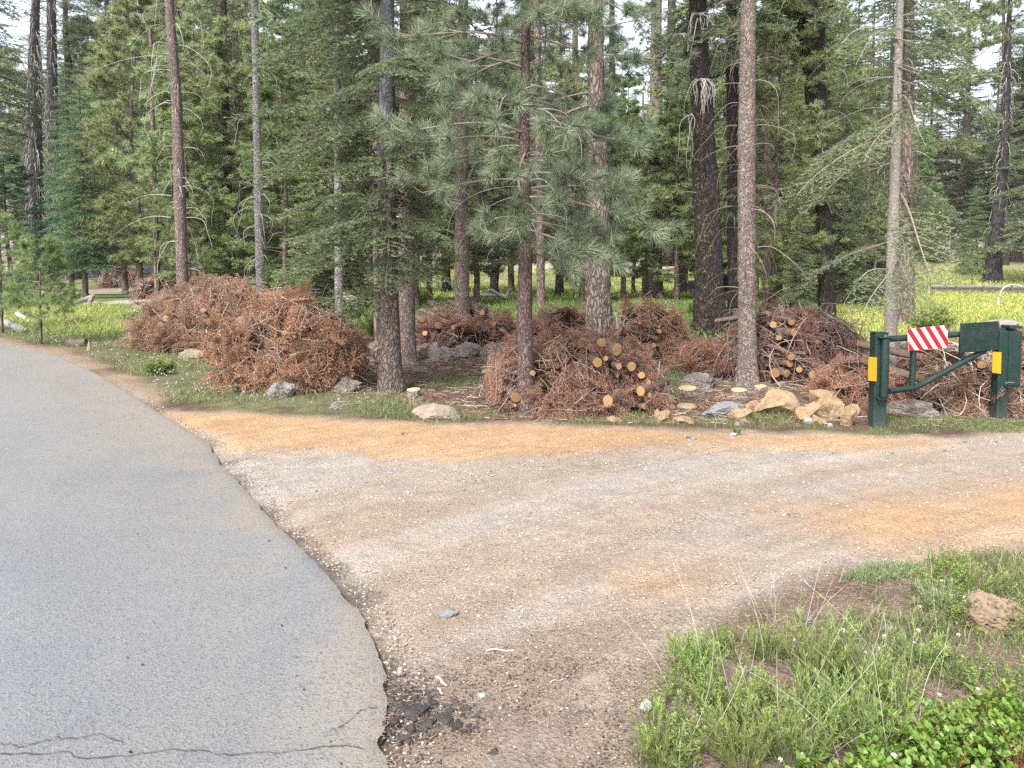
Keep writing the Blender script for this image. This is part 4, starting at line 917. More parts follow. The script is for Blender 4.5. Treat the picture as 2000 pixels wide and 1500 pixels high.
# --- forest wall beyond the meadow
rng = np.random.default_rng(500); n_ = 0
for row, (y0, y1, k, h0, h1) in enumerate(((52, 70, 14, 18, 26), (80, 104, 22, 24, 34), (116, 155, 54, 30, 44))):
    for i in range(k):
        u = -120+2240*(i+rng.uniform(.1, .9))/k; y = rng.uniform(y0, y1)
        if row == 0 and (u < 290 or 760 < u < 1420 or 1740 < u): continue
        if row == 1 and (1740 < u or (u < 290 or 1040 < u < 1420) and rng.random() < .75): continue
        if row == 2 and (1780 < u < 1935 or u < 220) and rng.random() < .55: continue
        h = rng.uniform(h0, h1)*(1 if not (940 < u < 1100 or 1860 < u) else .85)
        kind = rng.choice(['fir', 'low', 'lodge', 'pine', 'snag'], p=([.36, .2, .22, .14, .08] if 240 < u < 1700 else [.26, .1, .16, .14, .34]) if row == 2 else [.22, 0, .22, .28, .28])
        side = 'behind the left half of the meadow' if u < 700 else ('behind the middle of the meadow' if u < 1400 else 'behind the right half of the meadow')
        nm = {'fir': 'tall dark conifer in the forest wall ', 'low': 'broad low branched fir in the forest wall ', 'lodge': 'olive green pine in the forest wall ', 'pine': 'open crowned pine in the forest wall ', 'snag': 'bare burnt snag in the forest wall '}[kind]+side
        copy_tree(kind, base(u, y), h, nm, group=nm, wide=rng.uniform(1.15, 1.5))
for i in range(190):
    u = rng.uniform(-150, 2150); y = rng.uniform(172, 300); kind = 'snag' if rng.random() < (.75 if 1700 < u < 1980 else .35) else str(rng.choice(['fir', 'lodge', 'low']))
    nm = 'bare grey snag on the burnt hillside' if kind == 'snag' else 'green conifer on the distant hillside'
    copy_tree(kind, base(u, y), rng.uniform(20, 32), nm, group=nm, wide=1.25)
# ------------------------------------------------------------------ brush piles
def pile(lab, uc, hw, vb, vt, seed, ry=None, needle=1.0, twigs=200, longt=60, mats=('dead', 'twig'), sc_=.38, logs=(), loglab=None, rad=None, group=None, y=None, twr=.0042, twl=(.2, .75), detail=True, dx=0):
    rng = np.random.default_rng(seed)
    f = G(uc, vb) if y is None else base(uc, y); rx = px(hw, f[1]); ry = ry or rx*.75
    yc = f[1]+ry*.85; c = base(uc, yc); rx = px(hw, yc); H = at(uc, vt, yc)[2]-c[2]
    t = thing('brush_pile', lab, 'brush pile', c, group)
    def lump(d): return 1+.16*fbm(d[:, 0]*2.2, d[:, 1]*2.2, d[:, 2]*2.2, seed, 4)*2
    def surf(d, k=1.0):                      # d unit directions in the upper half space -> dome points
        d = np.asarray(d); s = lump(d)*k; z = np.abs(d[:, 2])**.8
        return np.stack([d[:, 0]*rx*s, d[:, 1]*ry*s, z*H*s*.97-.03], 1)
    bm = bmesh.new(); bmesh.ops.create_icosphere(bm, subdivisions=5, radius=1); Vs = np.array([v.co[:] for v in bm.verts]); Fs = np.array([[v.index for v in q.verts] for q in bm.faces]); bm.free()
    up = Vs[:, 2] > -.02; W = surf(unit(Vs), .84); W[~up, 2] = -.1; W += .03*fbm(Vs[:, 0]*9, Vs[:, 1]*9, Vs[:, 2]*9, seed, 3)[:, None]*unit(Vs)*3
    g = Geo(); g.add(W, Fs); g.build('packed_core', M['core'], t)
    def dirs(n, low=.0): d = rng.normal(size=(n, 3)); d[:, 2] = np.abs(d[:, 2])*.75+low; return unit(d)
    area = rx*H*2+rx*ry*2; n = int((460 if detail else 120)*area/3.2*needle/(sc_/.45)**1.5); L_, W_, T_ = Geo(), Geo(), Geo()
    d = dirs(n); P = surf(d, rng.uniform(.82, 1.04, (n,))); 
    tan = unit(np.cross(d, rng.normal(size=(n, 3)))); D = tan*rng.uniform(.4, 1, (n, 1))+d*rng.uniform(-.3, .5, (n, 1)); D[:, 2] -= .6*rng.random(n)
    gp = fbm(P[:, 0]*1.6, P[:, 1]*1.6, P[:, 2]*2, seed+5, 3)
    keep = gp > -.2; P, D = P[keep], D[keep]
    put_sprays(L_, W_, DEAD_N, P-D*sc_*.35, D, sc_*rng.uniform(.55, 1.2, len(P)), rng, 0, 1.2)
    L_.build('dead_needles', M[mats[0]], t); 
    def sticks(n, l0, l1, r, a, lift=1.02, ns=9):
        d = dirs(n); b = surf(d, 1); tn = unit(np.cross(d, rng.normal(size=(n, 3)))); ln = rng.uniform(l0, l1, n); s = np.linspace(-.5, .5, ns)
        cv = rng.normal(0, .6, (n, 1, 1)); sd = unit(np.cross(tn, d))
        Pp = b[:, None]*1+tn[:, None]*(ln[:, None]*s)[:, :, None]+sd[:, None]*(ln[:, None]*s**2)[:, :, None]*cv
        drop = (ln[:, None]*s)**2/(2*max(H, .6))*rng.uniform(.6, 1.4, (n, 1)); Pp = Pp-d[:, None]*drop[:, :, None]+d[:, None]*(rng.uniform(-.08, .05, (n, 1))+(ln[:, None]*s)*rng.normal(0, .25, (n, 1)))[:, :, None]
        Pp += rng.normal(0, .006, Pp.shape)
        Pp[:, :, 2] = np.maximum(Pp[:, :, 2], .01)
        tubes(T_, Pp, (r*rng.uniform(.35, 1.2, (n, 1)))*(1-.6*np.linspace(0, 1, ns))[None], 4, np.clip(a+rng.uniform(-.45, .45, n), 0, 1)); return Pp
    Pp = sticks(int(twigs*area/3.2), *twl, twr, .45); sticks(int(longt*.35*area/3.2), .6, 1.2, twr*1.5, .6)
    # loose twig ends standing out of the heap
    no = int(70*area/3.2); d_ = dirs(no); b_ = surf(d_, .9); s_ = np.linspace(0, 1, 6); o_ = unit(d_+rng.normal(0, .6, d_.shape)); l_ = rng.uniform(.2, .6, no)
    tubes(T_, b_[:, None]+o_[:, None]*(l_[:, None]*s_)[:, :, None]+np.array([0, 0, -.35])*(l_[:, None]*s_**2)[:, :, None]+rng.normal(0, .008, (no, 6, 3)), np.full((no, 1), twr*.8)*(1-.7*s_)[None], 4, rng.uniform(.1, 1, no))
    # side forks
    k = rng.integers(0, len(Pp), len(Pp)); j = rng.integers(2, 7, len(Pp)); b = Pp[k, j]; dd = unit(rng.normal(size=(len(b), 3))+unit(b)*.7); l = rng.uniform(.08, .3, len(b)); s = np.linspace(0, 1, 5)
    tubes(T_, b[:, None]+dd[:, None]*(l[:, None]*s)[:, :, None]+np.array([0, 0, -.3])*(l[:, None]*s**2)[:, :, None], np.full((len(b), 1), twr*.45)*(1-.6*s)[None], 3, rng.uniform(.2, 1, len(b)))
    for g_ in W_.V: pass
    T_.stamp(W_, np.eye(3)[None], np.zeros((1, 3)), .1)
    T_.build('twigs', M[mats[1]], t)
    # litter skirt
    for (u, v, r_, *o_) in logs:
        kd = o_[0] if o_ else 'n'
        cw = at(u, v, c[1]); x_ = (cw[0]-c[0])/rx; z_ = np.clip((cw[2]-c[2])/H, 0, .98)
        yy = c[1]-ry*math.sqrt(max(.02, 1-min(.97, x_*x_)-min(.9, z_**2*.85)))-rng.uniform(.05, .14)-.30*max(0, abs(x_)-.45)
        p = at(u, v, yy); tt = p[1]*cp+(CAMH-p[2])*sp; rr = r_/F*tt
        yaw = rng.uniform(-.7, .7); pit = rng.uniform(-.25, .2); dr = np.array([math.sin(yaw), math.cos(yaw), pit])
        log(p, dr, rr, rng.uniform(.6, .9), (loglab or 'cut log end poking out of a brush pile') if kd == 'n' else kd, group=(loglab if kd == 'n' else None), seed=int(u))
    return t, c
LOGM = {}
def logmesh(k):
    if k in LOGM: return LOGM[k]
    rng = np.random.default_rng(900+k); S, N = 18, 12; th = np.arange(S)*2*PI/S; z = np.linspace(0, 1, N)
    rr = 1+.05*vn(np.cos(th)[None]*2, np.sin(th)[None]*2, z[:, None]*6, k)+.04*np.cos(th*2+k)[None]; rr[0] *= 1
    V = np.stack([rr*np.cos(th), rr*np.sin(th), np.repeat(z[:, None], S, 1)], -1); g = Geo(); i = np.arange(N-1)[:, None]*S; j = np.arange(S)[None]; j2 = (j+1) % S
    g.add(V, None, np.stack([i+j, i+S+j, i+S+j2, i+j2], -1).reshape(-1, 4)); n0 = g.n; g.add([[0, 0, 1]], None); 
    g.T.append(np.array([[(N-1)*S+(q+1) % S, (N-1)*S+q, n0] for q in range(S)])[:, ::-1]); g.TM.append(np.zeros(S, int))
    body = g.mesh('cut_log', M['blog'], True)
    f = Geo(); rc = V[0]*np.array([.93, .93, 1])+np.array([0, 0, -.006]); ri = V[0]*np.array([.99, .99, 1])+np.array([0, 0, .0])
    f.add(np.vstack([ri, rc, [[0, 0, -.008]]]), [[S+q, 2*S, S+(q+1) % S] for q in range(S)], [[q, S+q, S+(q+1) % S, (q+1) % S] for q in range(S)])
    LOGM[k] = (body, f.mesh('cut_face', M['cut'])); return LOGM[k]
def log(p, dr, r, l, lab, group=None, seed=0, mat=None, cut=None, name='cut_log'):
    body, face = logmesh(seed % 4); o = link(name, body); dr = Vector([float(q) for q in dr]).normalized()
    o.location = [float(q) for q in p]; o.rotation_mode = 'QUATERNION'; o.rotation_quaternion = dr.to_track_quat('Z', 'Y'); o.scale = (r, r*random.Random(seed).uniform(.85, 1.05), l)
    tag(o, lab, 'log', group)
    c = link('cut_face', face, o)
    if mat: o.material_slots[0].link = 'OBJECT'; o.material_slots[0].material = M[mat]
    if cut: c.material_slots[0].link = 'OBJECT'; c.material_slots[0].material = M[cut]
    return o
pile('large rusty brush pile with pale horizontal poles in its face beside the big dark fir', 572, 146, 766, 570, 601, sc_=.52, needle=1.2, twigs=190, longt=50, logs=[(477, 683, 6, 'sawn stick end low on the left of the pile with horizontal poles'), (557, 650, 5, 'small sawn end near the middle of the pile with horizontal poles')])
pile('wide rusty brush pile at the left end beside the green shrub', 415, 135, 690, 543, 602, sc_=.5, needle=1.15, ry=1.3, twigs=150, longt=40, mats=('deadg', 'twig'), logs=[(323, 622, 6), (314, 634, 6), (358, 642, 6), (363, 671, 6), (397, 606, 5)], loglab='sawn end in the face of the wide leftmost brush pile')
pile('brush pile with sawn logs on its left face behind the smooth dark trunk', 905, 98, 680, 588, 603, twigs=220, mats=('deadg', 'twig'), logs=[(825, 625, 5.5), (857, 636, 6.5), (869, 627, 5), (830, 651, 5.5), (870, 616, 5), (942, 611, 5), (984, 647, 4), (848, 615, 4.5), (885, 640, 5), (965, 633, 4)], loglab='sawn log end in the pile behind the smooth dark trunk')
t, cF = pile('nearest brush pile with orange log ends down its right side behind the slender pine', 1120, 158, 812, 640, 604, needle=1.35, twigs=230, longt=40, mats=('deadg', 'twig'), logs=[
    (1205, 683, 13, 'largest oval log end high in the nearest brush pile'), (1167, 708, 9.5, 'round log end with a mossy rim above the centre of the nearest pile'), (1234, 716, 9, 'pale barked log end sticking out upper right of the nearest pile'), (1253, 733, 7, 'small log end just under the pale barked one'),
    (1262, 748, 9.5, 'upper one of the two large log ends stacked at the right of the nearest pile'), (1251, 764, 9.5, 'lower one of the two large log ends stacked at the right of the nearest pile'), (1267, 771, 6, 'small log end touching the two stacked large ones'), (1260, 793, 8, 'dim log end lowest at the right of the nearest pile'),
    (1008, 777, 10, 'log end half hidden by the foot of the slender foreground pine'), (1006, 792, 3.5, 'stick end under the log half hidden by the slender pine'), (1041, 729, 6, 'log end just right of the slender pine trunk'), (1183, 700, 5.5, 'small log end between the two upper large ones'), (1175, 669, 9, 'dim mossy log end at the top of the nearest pile'), (1187, 783, 11, 'shaded brown log end low in the centre of the nearest pile'), (1209, 716, 6, 'shaded small log end below the largest oval one')])
pile('rounded brush pile right of the furrowed pine with a column of small log ends', 1265, 84, 712, 582, 605, twigs=260, longt=50, logs=[(1288, 647, 4.5), (1283, 661, 4), (1277, 675, 5), (1291, 677, 4), (1285, 675, 2.5), (1298, 700, 4.5), (1211, 643, 5), (1249, 631, 3.5), (1287, 639, 3)], loglab='small sawn end in the rounded pile right of the furrowed pine')
pile('low rusty brush pile left of the furrowed pine', 1098, 66, 672, 593, 606, twigs=170, logs=[])
pile('dark twiggy brush pile full of sawn logs behind the scaly pale trunk', 1540, 152, 748, 604, 607, needle=.35, twigs=560, longt=260, mats=('dead', 'dtwig'), twr=.007, logs=[
    (1551, 650, 8), (1545, 698, 7), (1543, 710, 8), (1513, 729, 10), (1537, 730, 8), (1561, 722, 6), (1587, 733, 8), (1521, 660, 6), (1546, 630, 6), (1510, 634, 7), (1616, 716, 4), (1596, 668, 5), (1500, 612, 6), (1530, 684, 5), (1570, 690, 4), (1640, 700, 6), (1478, 690, 5)], loglab='sawn log end in the dark twiggy pile')
pile('loose rusty brush slumped left of the dark twiggy pile', 1395, 68, 738, 665, 608, ry=.5, twigs=120, longt=30, needle=1.2)
pile('long brush pile lying behind the gate rails', 1835, 165, 806, 668, 609, ry=.9, needle=1.0, twigs=330, longt=120, twr=.006, mats=('deadg', 'twig'), logs=[(1801, 698, 9, 'tan log end seen between the gate rail and the striped sign post'), (1801, 741, 9, 'orange log end seen under the gate upright'), (1917, 713, 8, 'birch pale log end seen right of the green sign')])
pile('rusty brush heap around the foot of the hinge post', 1672, 70, 800, 690, 612, ry=.6, needle=1.1, twigs=160, longt=40)
pile('brush pile at the right edge behind the latch post', 1985, 85, 800, 640, 610, ry=.8, twigs=200, mats=('deadg', 'twig'))
pile('small far rusty pile beside the far road', 238, 46, 562, 516, 620, twigs=120, detail=False, sc_=.8, twr=.01)
pile('far brush pile in front of the thin dark trunk', 320, 60, 592, 535, 621, twigs=150, detail=False, sc_=.7, twr=.01)
pile('far dark brush pile between the reddish and banded trunks', 430, 52, 560, 492, 622, twigs=150, detail=False, sc_=.8, twr=.012)
pile('red brown brush pile half hidden behind the low boughs of the big fir', 690, 45, 585, 524, 623, twigs=150, detail=False, sc_=.7, twr=.01)
pile('tiny far brush pile beside the lichen spotted trunk', 1352, 16, 528, 503, 624, twigs=60, detail=False, sc_=1.2, twr=.02)
pile('small conical heap of red dead boughs in the meadow right of the charred trunk', 1645, 34, 588, 530, 625, twigs=90, detail=False, sc_=.8, twr=.012)
# birch-pale log and poles
def pole(u0, v0, u1, v1, y, r, lab, mat='birch', cut='cut', group=None, dy=0):
    a, b = at(u0, v0, y), at(u1, v1, y+dy); return log(a, b-a, r, float(np.linalg.norm(b-a)), lab, group, int(u0), mat, cut)
pole(1774, 710, 1752, 703, 9.2, .055, 'white barked log lying in the brush behind the hinge post', dy=.3)
pole(1795, 690, 1812, 705, 9.1, .04, 'tan log lying by the striped sign upright', 'blog')
for (u0, v0, u1, v1, y, lab) in ((520, 668, 470, 668, 9.85, 'upper pale pole in the big left brush pile'), (556, 692, 640, 698, 9.75, 'middle pale pole in the big left brush pile'), (505, 712, 590, 714, 9.7, 'lower pale pole in the big left brush pile'), (462, 748, 484, 710, 9.65, 'short upright stick leaning on the big left brush pile')):
    pole(u0, v0, u1, v1, y, .022, lab)
# loose sticks around the piles on the forest floor (uncountable litter)
def sample(poly, n, rng):
    p = np.asarray(poly)[:, :2]; lo, hi = p.min(0), p.max(0); out = np.zeros((0, 2))
    while len(out) < n:
        q = rng.uniform(lo, hi, (n*2, 2)); out = np.vstack([out, q[psdf(p, q[:, 0], q[:, 1]) < 0]])
    return out[:n]
def zz_(q): return np.column_stack([q, gz(q[:, 0], q[:, 1])])
rng = np.random.default_rng(700)
FLOOR = GP([(640, 790), (720, 700), (820, 660), (1050, 670), (1350, 690), (1700, 720), (2100, 720), (2150, 830), (1900, 835), (1650, 830), (1300, 828), (1000, 820), (850, 815)])
q = sample(FLOOR, 5600, rng); b = zz_(q); b[:, 2] += .008; an = rng.uniform(0, 6.28, len(q)); l = rng.uniform(.05, .32, len(q))*rng.uniform(.4, 1, len(q)); s = np.linspace(-.5, .5, 4)
dv = np.stack([np.cos(an), np.sin(an), rng.normal(0, .08, len(q))], 1); nv = np.stack([-np.sin(an), np.cos(an), 0*an], 1)
g = Geo(); tubes(g, b[:, None]+dv[:, None]*(l[:, None]*s)[:, :, None]+nv[:, None]*(l[:, None]*(s**2-.1))[:, :, None]*rng.normal(0, .8, (len(q), 1, 1)), np.full((len(q), 4), .003)*rng.uniform(.4, 1.4, (len(q), 1)), 4, rng.uniform(0, 1, len(q))**1.8)
tag(g.build('twig_litter', M['twig']), 'broken twigs littering the brown forest floor between the piles', 'twigs', kind='stuff')
g = Geo(); q = sample(FLOOR, 34000, rng); b = zz_(q); b[:, 2] += .004; d = rng.normal(size=(len(q), 3)); d[:, 2] = np.abs(d[:, 2])*.25
needles(g, b, d, rng.uniform(.03, .09, len(q)), .006, rng, rng.uniform(0, 1, len(q)))
tag(g.build('needle_litter', M['litter']), 'brown dead needles carpeting the forest floor', 'needle litter', kind='stuff')
g = Geo(); P = [(u, v) for u, v in zip(rng.uniform(0, 1, 150), rng.uniform(0, 1, 150))]
q = sample(FLOOR, 170, rng); b = zz_(q); b[:, 2] += .03; D = rng.normal(size=(170, 3)); D[:, 2] = .05
W_ = Geo(); put_sprays(g, W_, DEAD_N, b, D, rng.uniform(.2, .45, 170), rng, 0, .4)
tag(g.build('dead_sprays', M['dead']), 'loose rusty fir sprays scattered on the forest floor', 'needle litter', kind='stuff')

# ------------------------------------------------------------------ rocks
def rock_mesh(seed, planes=9, cut=(.55, .85), rough=.12, fr=2.2, sub=5):
    rng = np.random.default_rng(seed); bm = bmesh.new(); bmesh.ops.create_icosphere(bm, subdivisions=sub, radius=1); V = np.array([v.co[:] for v in bm.verts]); Fc = np.array([[v.index for v in q.verts] for q in bm.faces]); bm.free()
    for _ in range(planes):
        nrm = unit(rng.normal(size=(1, 3)))[0]; dd = rng.uniform(*cut); ex_ = V@nrm-dd; V = V-np.outer(np.maximum(0, ex_)*.97, nrm)
    V = V+unit(V)*(rough*fbm(V[:, 0]*fr, V[:, 1]*fr, V[:, 2]*fr, seed, 5)-.5*rough*np.abs(fbm(V[:, 0]*fr*2.1, V[:, 1]*fr*2.1, V[:, 2]*fr*2.1, seed+4, 4))+.35*rough*fbm(V[:, 0]*fr*5, V[:, 1]*fr*5, V[:, 2]*fr*5, seed+9, 3))[:, None]
    g = Geo(); g.add(V, Fc); lo, hi = V.min(0), V.max(0); return g, lo, hi
def rock(u, vb, wpx, hpx, lab, mat='rockg', seed=0, dep=.75, planes=9, cut=(.55, .85), rough=.12, name='boulder', cat='boulder', group=None, rz=0, bury=.34, sub=5, nrm=True):
    f = G(u, vb); wd = px(wpx, f[1]); ht = px(hpx, f[1])/math.cos(PITCH); g, lo, hi = rock_mesh(seed*13+7, planes, cut, rough, sub=sub)
    dy = wd*dep; V = g.V[0]; V -= (lo+hi)/2; V /= (hi-lo); V *= np.array([wd, dy, ht*(1+bury)])
    c, s = math.cos(rz), math.sin(rz); V[:] = V@np.array([[c, s, 0], [-s, c, 0], [0, 0, 1]])
    V[:, 2] += ht*(1+bury)*(.5-bury)
    o = g.build(name, M[mat], None, (f[0], f[1]+dy*.45, f[2]), smooth=(rough > .09 and planes < 8)); tag(o, lab, cat, group); return o
ROCKS = [
 (545, 777, 64, 36, 'smooth dark grey boulder under the left brush pile', 'rockg', 1, .8, 3), (672, 768, 62, 34, 'lumpy grey boulder left of the big dark fir', 'rockd', 2, .8, 5), (848, 823, 100, 32, 'flat topped tan grey boulder at the edge of the orange dirt', 'rockp2', 3, .6, 10),
 (838, 702, 50, 38, 'grey boulder right of the red brown speckled trunk', 'rockd', 4, .8, 5), (865, 706, 66, 30, 'low grey boulder between two others under the log pile', 'rockd', 5, .7, 5), (912, 700, 56, 34, 'rounded grey boulder at the foot of the smooth dark trunk', 'rockd', 6, .8, 4), (968, 705, 62, 40, 'sloping grey boulder left of the slender pine', 'rockd', 7, .8, 5),
 (1372, 762, 88, 36, 'brown grey boulder left of the scaly pale trunk', 'rockd', 8, .7, 4), (1417, 815, 84, 32, 'pale blue grey rounded boulder at the track edge', 'rockw2', 9, .6, 3), (1787, 818, 118, 34, 'wide pitted grey boulder under the gate', 'rockd', 10, .5, 6),
 (262, 668, 118, 22, 'flat grey bedrock slab in the grass left of the brush', 'rockd', 11, .9, 8), (712, 725, 56, 34, 'dark lumpy boulder left of the trunks behind the big fir', 'rockd', 12, .8, 6), (735, 690, 46, 26, 'grey boulder behind the trunk cluster', 'rockd', 13, .8, 6), (655, 800, 34, 14, 'small dark rock in the clover strip', 'rockd', 14, .8, 5), (370, 700, 60, 20, 'half buried stone below the leftmost pile', 'rockp2', 15, .9, 6), (445, 760, 60, 18, 'low grey stone in the flowery grass', 'rockg', 16, .8, 4),
 (1522, 814, 88, 56, 'pointed tan boulder, tallest of the tan rocks left of the gate', 'rockt', 20, .7, 11), (1583, 826, 48, 44, 'brownish tan block beside the pointed tan boulder', 'rockt', 21, .9, 10), (1620, 820, 70, 44, 'chunky tan boulder in the middle of the tan rock cluster', 'rockt', 22, .8, 11),
 (1626, 796, 66, 34, 'jagged tan boulder topmost in the tan rock cluster', 'rockt', 23, .8, 11), (1663, 833, 44, 34, 'tan boulder nearest to the hinge post', 'rockt', 24, .8, 10), (1672, 815, 40, 26, 'tan stone wedged behind the rock nearest the hinge post', 'rockt', 25, .9, 9), (1602, 829, 30, 20, 'small orange stone in front of the chunky tan boulder', 'rockt', 26, .9, 9), (1585, 828, 26, 13, 'small rounded cream stone in front of the tan cluster', 'rockw', 27, .8, 3),
 (1475, 806, 34, 24, 'tan rock between the blue grey boulder and the pointed one', 'rockt', 28, .9, 9), (1452, 820, 56, 22, 'low flat tan rock below the blue grey boulder', 'rockt', 29, .7, 9), (1338, 828, 44, 16, 'low tan slab left of the blue grey boulder', 'rockt', 30, .8, 8), (1300, 824, 40, 20, 'tan slab right of the nearest brush pile', 'rockt', 31, .8, 8), (1286, 818, 14, 22, 'reddish upright stone at the foot of the nearest brush pile', 'rockt', 32, .8, 8), (1203, 826, 34, 12, 'small tan stone under the nearest brush pile', 'rockt', 33, .8, 8), (1345, 800, 40, 12, 'pale tan slab among twigs near the scaly trunk', 'rockt', 34, .8, 7),
 (1968, 1248, 130, 80, 'large orange pumice boulder at the right edge above the shrubs', 'rockp', 40, .8, 7), (1576, 1222, 42, 36, 'brown stone behind the tall feathery shrub', 'rockd', 41, .8, 9), (1932, 1370, 34, 26, 'cream stone among the round leaved shrubs', 'rockt', 42, .9, 4), (1905, 1400, 36, 24, 'tan stone in the lower right shrubs', 'rockt', 43, .9, 5), (1265, 1390, 34, 18, 'white chalky stone left of the foreground shrubs', 'rockw', 44, .9, 5), (1740, 1240, 30, 14, 'small blue grey stone in the foreground herbs', 'rockw2', 45, .9, 6),
 (874, 1206, 44, 10, 'flat blue grey stone sunk in the gravel', 'rockw2', 46, .6, 4), (780, 1318, 13, 15, 'lone angular pebble beside the asphalt edge', 'rockw', 47, .8, 8), (1016, 1318, 18, 9, 'small dark stone in the gravel below centre', 'rockd', 48, .8, 7), (964, 1478, 30, 11, 'black asphalt lump at the bottom of the gravel', 'rockb', 49, .7, 8), (942, 1366, 18, 9, 'white stone near the crumbled asphalt', 'rockw', 50, .8, 6),
 (780, 851, 16, 9, 'tan pebble on the orange dirt left of centre', 'rockt', 51, .8, 6), (1432, 854, 16, 9, 'pale pebble by the little grass tuft on the track', 'rockw', 52, .8, 6), (1352, 858, 20, 8, 'grey pebble at the edge of the orange dirt', 'rockw2', 53, .8, 6), (1622, 834, 12, 8, 'white pebble in front of the tan cluster', 'rockw', 54, .8, 4), (1455, 826, 14, 9, 'white pebble under the low flat tan rock', 'rockw', 55, .8, 4), (1440, 832, 12, 8, 'white pebble behind the little grass tuft', 'rockw', 56, .8, 4), (918, 1172, 12, 9, 'small brown stone above the flat blue grey one', 'rockd', 57, .8, 7), (1632, 888, 12, 6, 'dark pebble on the pale track right of centre', 'rockd', 58, .8, 7),
]
M['rockp2'] = m_rock('rock_tan_grey', (0.1338, 0.1059, 0.08922), (0.2119, 0.1673, 0.1338), (0.2565, 0.223, 0.1896), 3); M['rockw2'] = m_rock('rock_blue_grey', (0.1044, 0.1044, 0.1084), (0.1526, 0.1526, 0.1566), (0.2208, 0.2168, 0.2088), 3)
M['rockb'] = m_rock('asphalt_lump', (.022, .021, .02), (.05, .047, .044), (.085, .08, .075), 9)
for r_ in ROCKS:
    u, vb, wp, hp, lab, mt, sd, dep, pl = r_; pl += 6
    rock(u, vb, wp, hp, lab, mt, sd, dep, pl, rough=.13 if pl > 14 else .24, name='boulder' if wp > 38 else 'stone', cat='boulder' if wp > 38 else 'stone', rz=(sd*1.7) % .6-.3, sub=5 if wp > 60 else 4, cut=(.36, .66) if pl > 13 else (.55, .85))
# broken asphalt pieces beside the road edge
for i, (u, v, wp, hp) in enumerate(((812, 1398, 46, 16), (786, 1386, 24, 10), (866, 1410, 34, 15), (908, 1386, 24, 10), (842, 1378, 30, 11), (772, 1410, 18, 11), (892, 1420, 20, 11), (834, 1416, 26, 12), (880, 1388, 22, 9), (930, 1400, 18, 8), (800, 1424, 20, 9))):
    rock(u, v+6, wp, hp, 'flat broken crumb of asphalt in the dark patch beside the torn road edge', 'rockb', 80+i, .8, 9, (.4, .8), .1, 'asphalt_chunk', 'asphalt chunk', 'asphalt chunks in the dark patch', sub=4)
# pebbles and grit on the track
rng = np.random.default_rng(710); pg = Geo(); bmr = [rock_mesh(950+i, 5, (.5, .8), .15, 1.5, 1)[0] for i in range(4)]
def scatter_peb(name, lab, poly, n, s0, s1, mat, seed, pw=3):
    rng = np.random.default_rng(seed); q = sample(poly, n, rng); b = zz_(q); sz = s0+(s1-s0)*rng.random(n)**pw
    if name != 'gravel_on_road':
        e_ = psdf(ROADPOLY, q[:, 0], q[:, 1]); kk_ = e_ > .01; b, sz = b[kk_], sz[kk_]
    g = Geo(); k = rng.integers(0, 4, len(b))
    for i in range(4):
        m_ = k == i; nn = m_.sum(); D = rng.normal(size=(nn, 3)); D[:, 2] *= .3
        Mx = frames(D, rng.uniform(0, 6.28, nn), 1)*sz[m_][:, None, None]*np.array([1, .8, .8]); Mx[:, 2, :] *= .7
        g.stamp(bmr[i], Mx, b[m_]+np.array([0, 0, .15])*sz[m_][:, None], rng.uniform(-.5, .5, nn))
    return tag(g.build(name, mat), lab, 'gravel', kind='stuff')
M['peb'] = m_leaf('pebble_grey', (0.1122, 0.0924, 0.0792), (0.33, 0.3036, 0.2706), 0, 0, .9); M['pebd'] = m_leaf('pebble_dark', (0.0198, 0.01716, 0.01452), (0.1122, 0.0792, 0.0594), 0, 0, .9); M['pebw'] = m_leaf('pebble_white', (0.2772, 0.2508, 0.2178), (0.4488, 0.429, 0.396), 0, 0, .9)
NEARLOT = GP([(640, 1130), (1000, 1000), (1700, 1000), (2050, 1000), (2050, 1090), (1650, 1120), (1450, 1190), (1300, 1310), (1240, 1520), (745, 1540), (760, 1350)])
scatter_peb('gravel', 'loose grey gravel over the near part of the dirt track', NEARLOT, 11000, .002, .008, M['peb'], 1)
scatter_peb('gravel', 'fine gravel over the far part of the dirt track', GP([(430, 880), (1000, 850), (2050, 850), (2050, 1010), (900, 1010), (600, 1080)]), 5000, .003, .013, M['peb'], 2, 4)
scatter_peb('gravel', 'pale chips scattered along the dirt track', Z_LOT[:-1] if False else GP([(500, 900), (700, 840), (1900, 860), (2050, 1080), (1450, 1190), (1240, 1500), (760, 1500), (640, 1130)]), 250, .003, .009, M['pebw'], 3, 3)
scatter_peb('gravel', 'dark bark crumbs and asphalt grit at the bottom of the dirt track', GP([(745, 1330), (1000, 1260), (1300, 1300), (1350, 1560), (720, 1560)]), 3500, .002, .008, M['pebd'], 4, 2)
scatter_peb('gravel', 'black asphalt grit around the torn road edge', GP([(700, 1330), (860, 1350), (960, 1390), (930, 1430), (860, 1450), (760, 1450)]), 800, .003, .014, M['rockb'], 5, 2)
EROD = [(edge_x(y_)+.02, y_) for y_ in np.linspace(2.2, 9, 40)]+[(edge_x(y_)+.16, y_) for y_ in np.linspace(9, 2.2, 40)]
scatter_peb('gravel', 'mixed grit lying in the gutter along the asphalt edge', EROD, 3000, .002, .010, M['peb'], 6, 3)
ONROAD = [(edge_x(y_)-.02, y_) for y_ in np.linspace(2.2, 9, 40)]+[(edge_x(y_)-1.1, y_) for y_ in np.linspace(9, 2.2, 40)]
scatter_peb('gravel_on_road', 'scattered grit and crumbs on the asphalt near its torn edge', ONROAD, 240, .002, .008, M['pebd'], 7, 3).location.z += .018
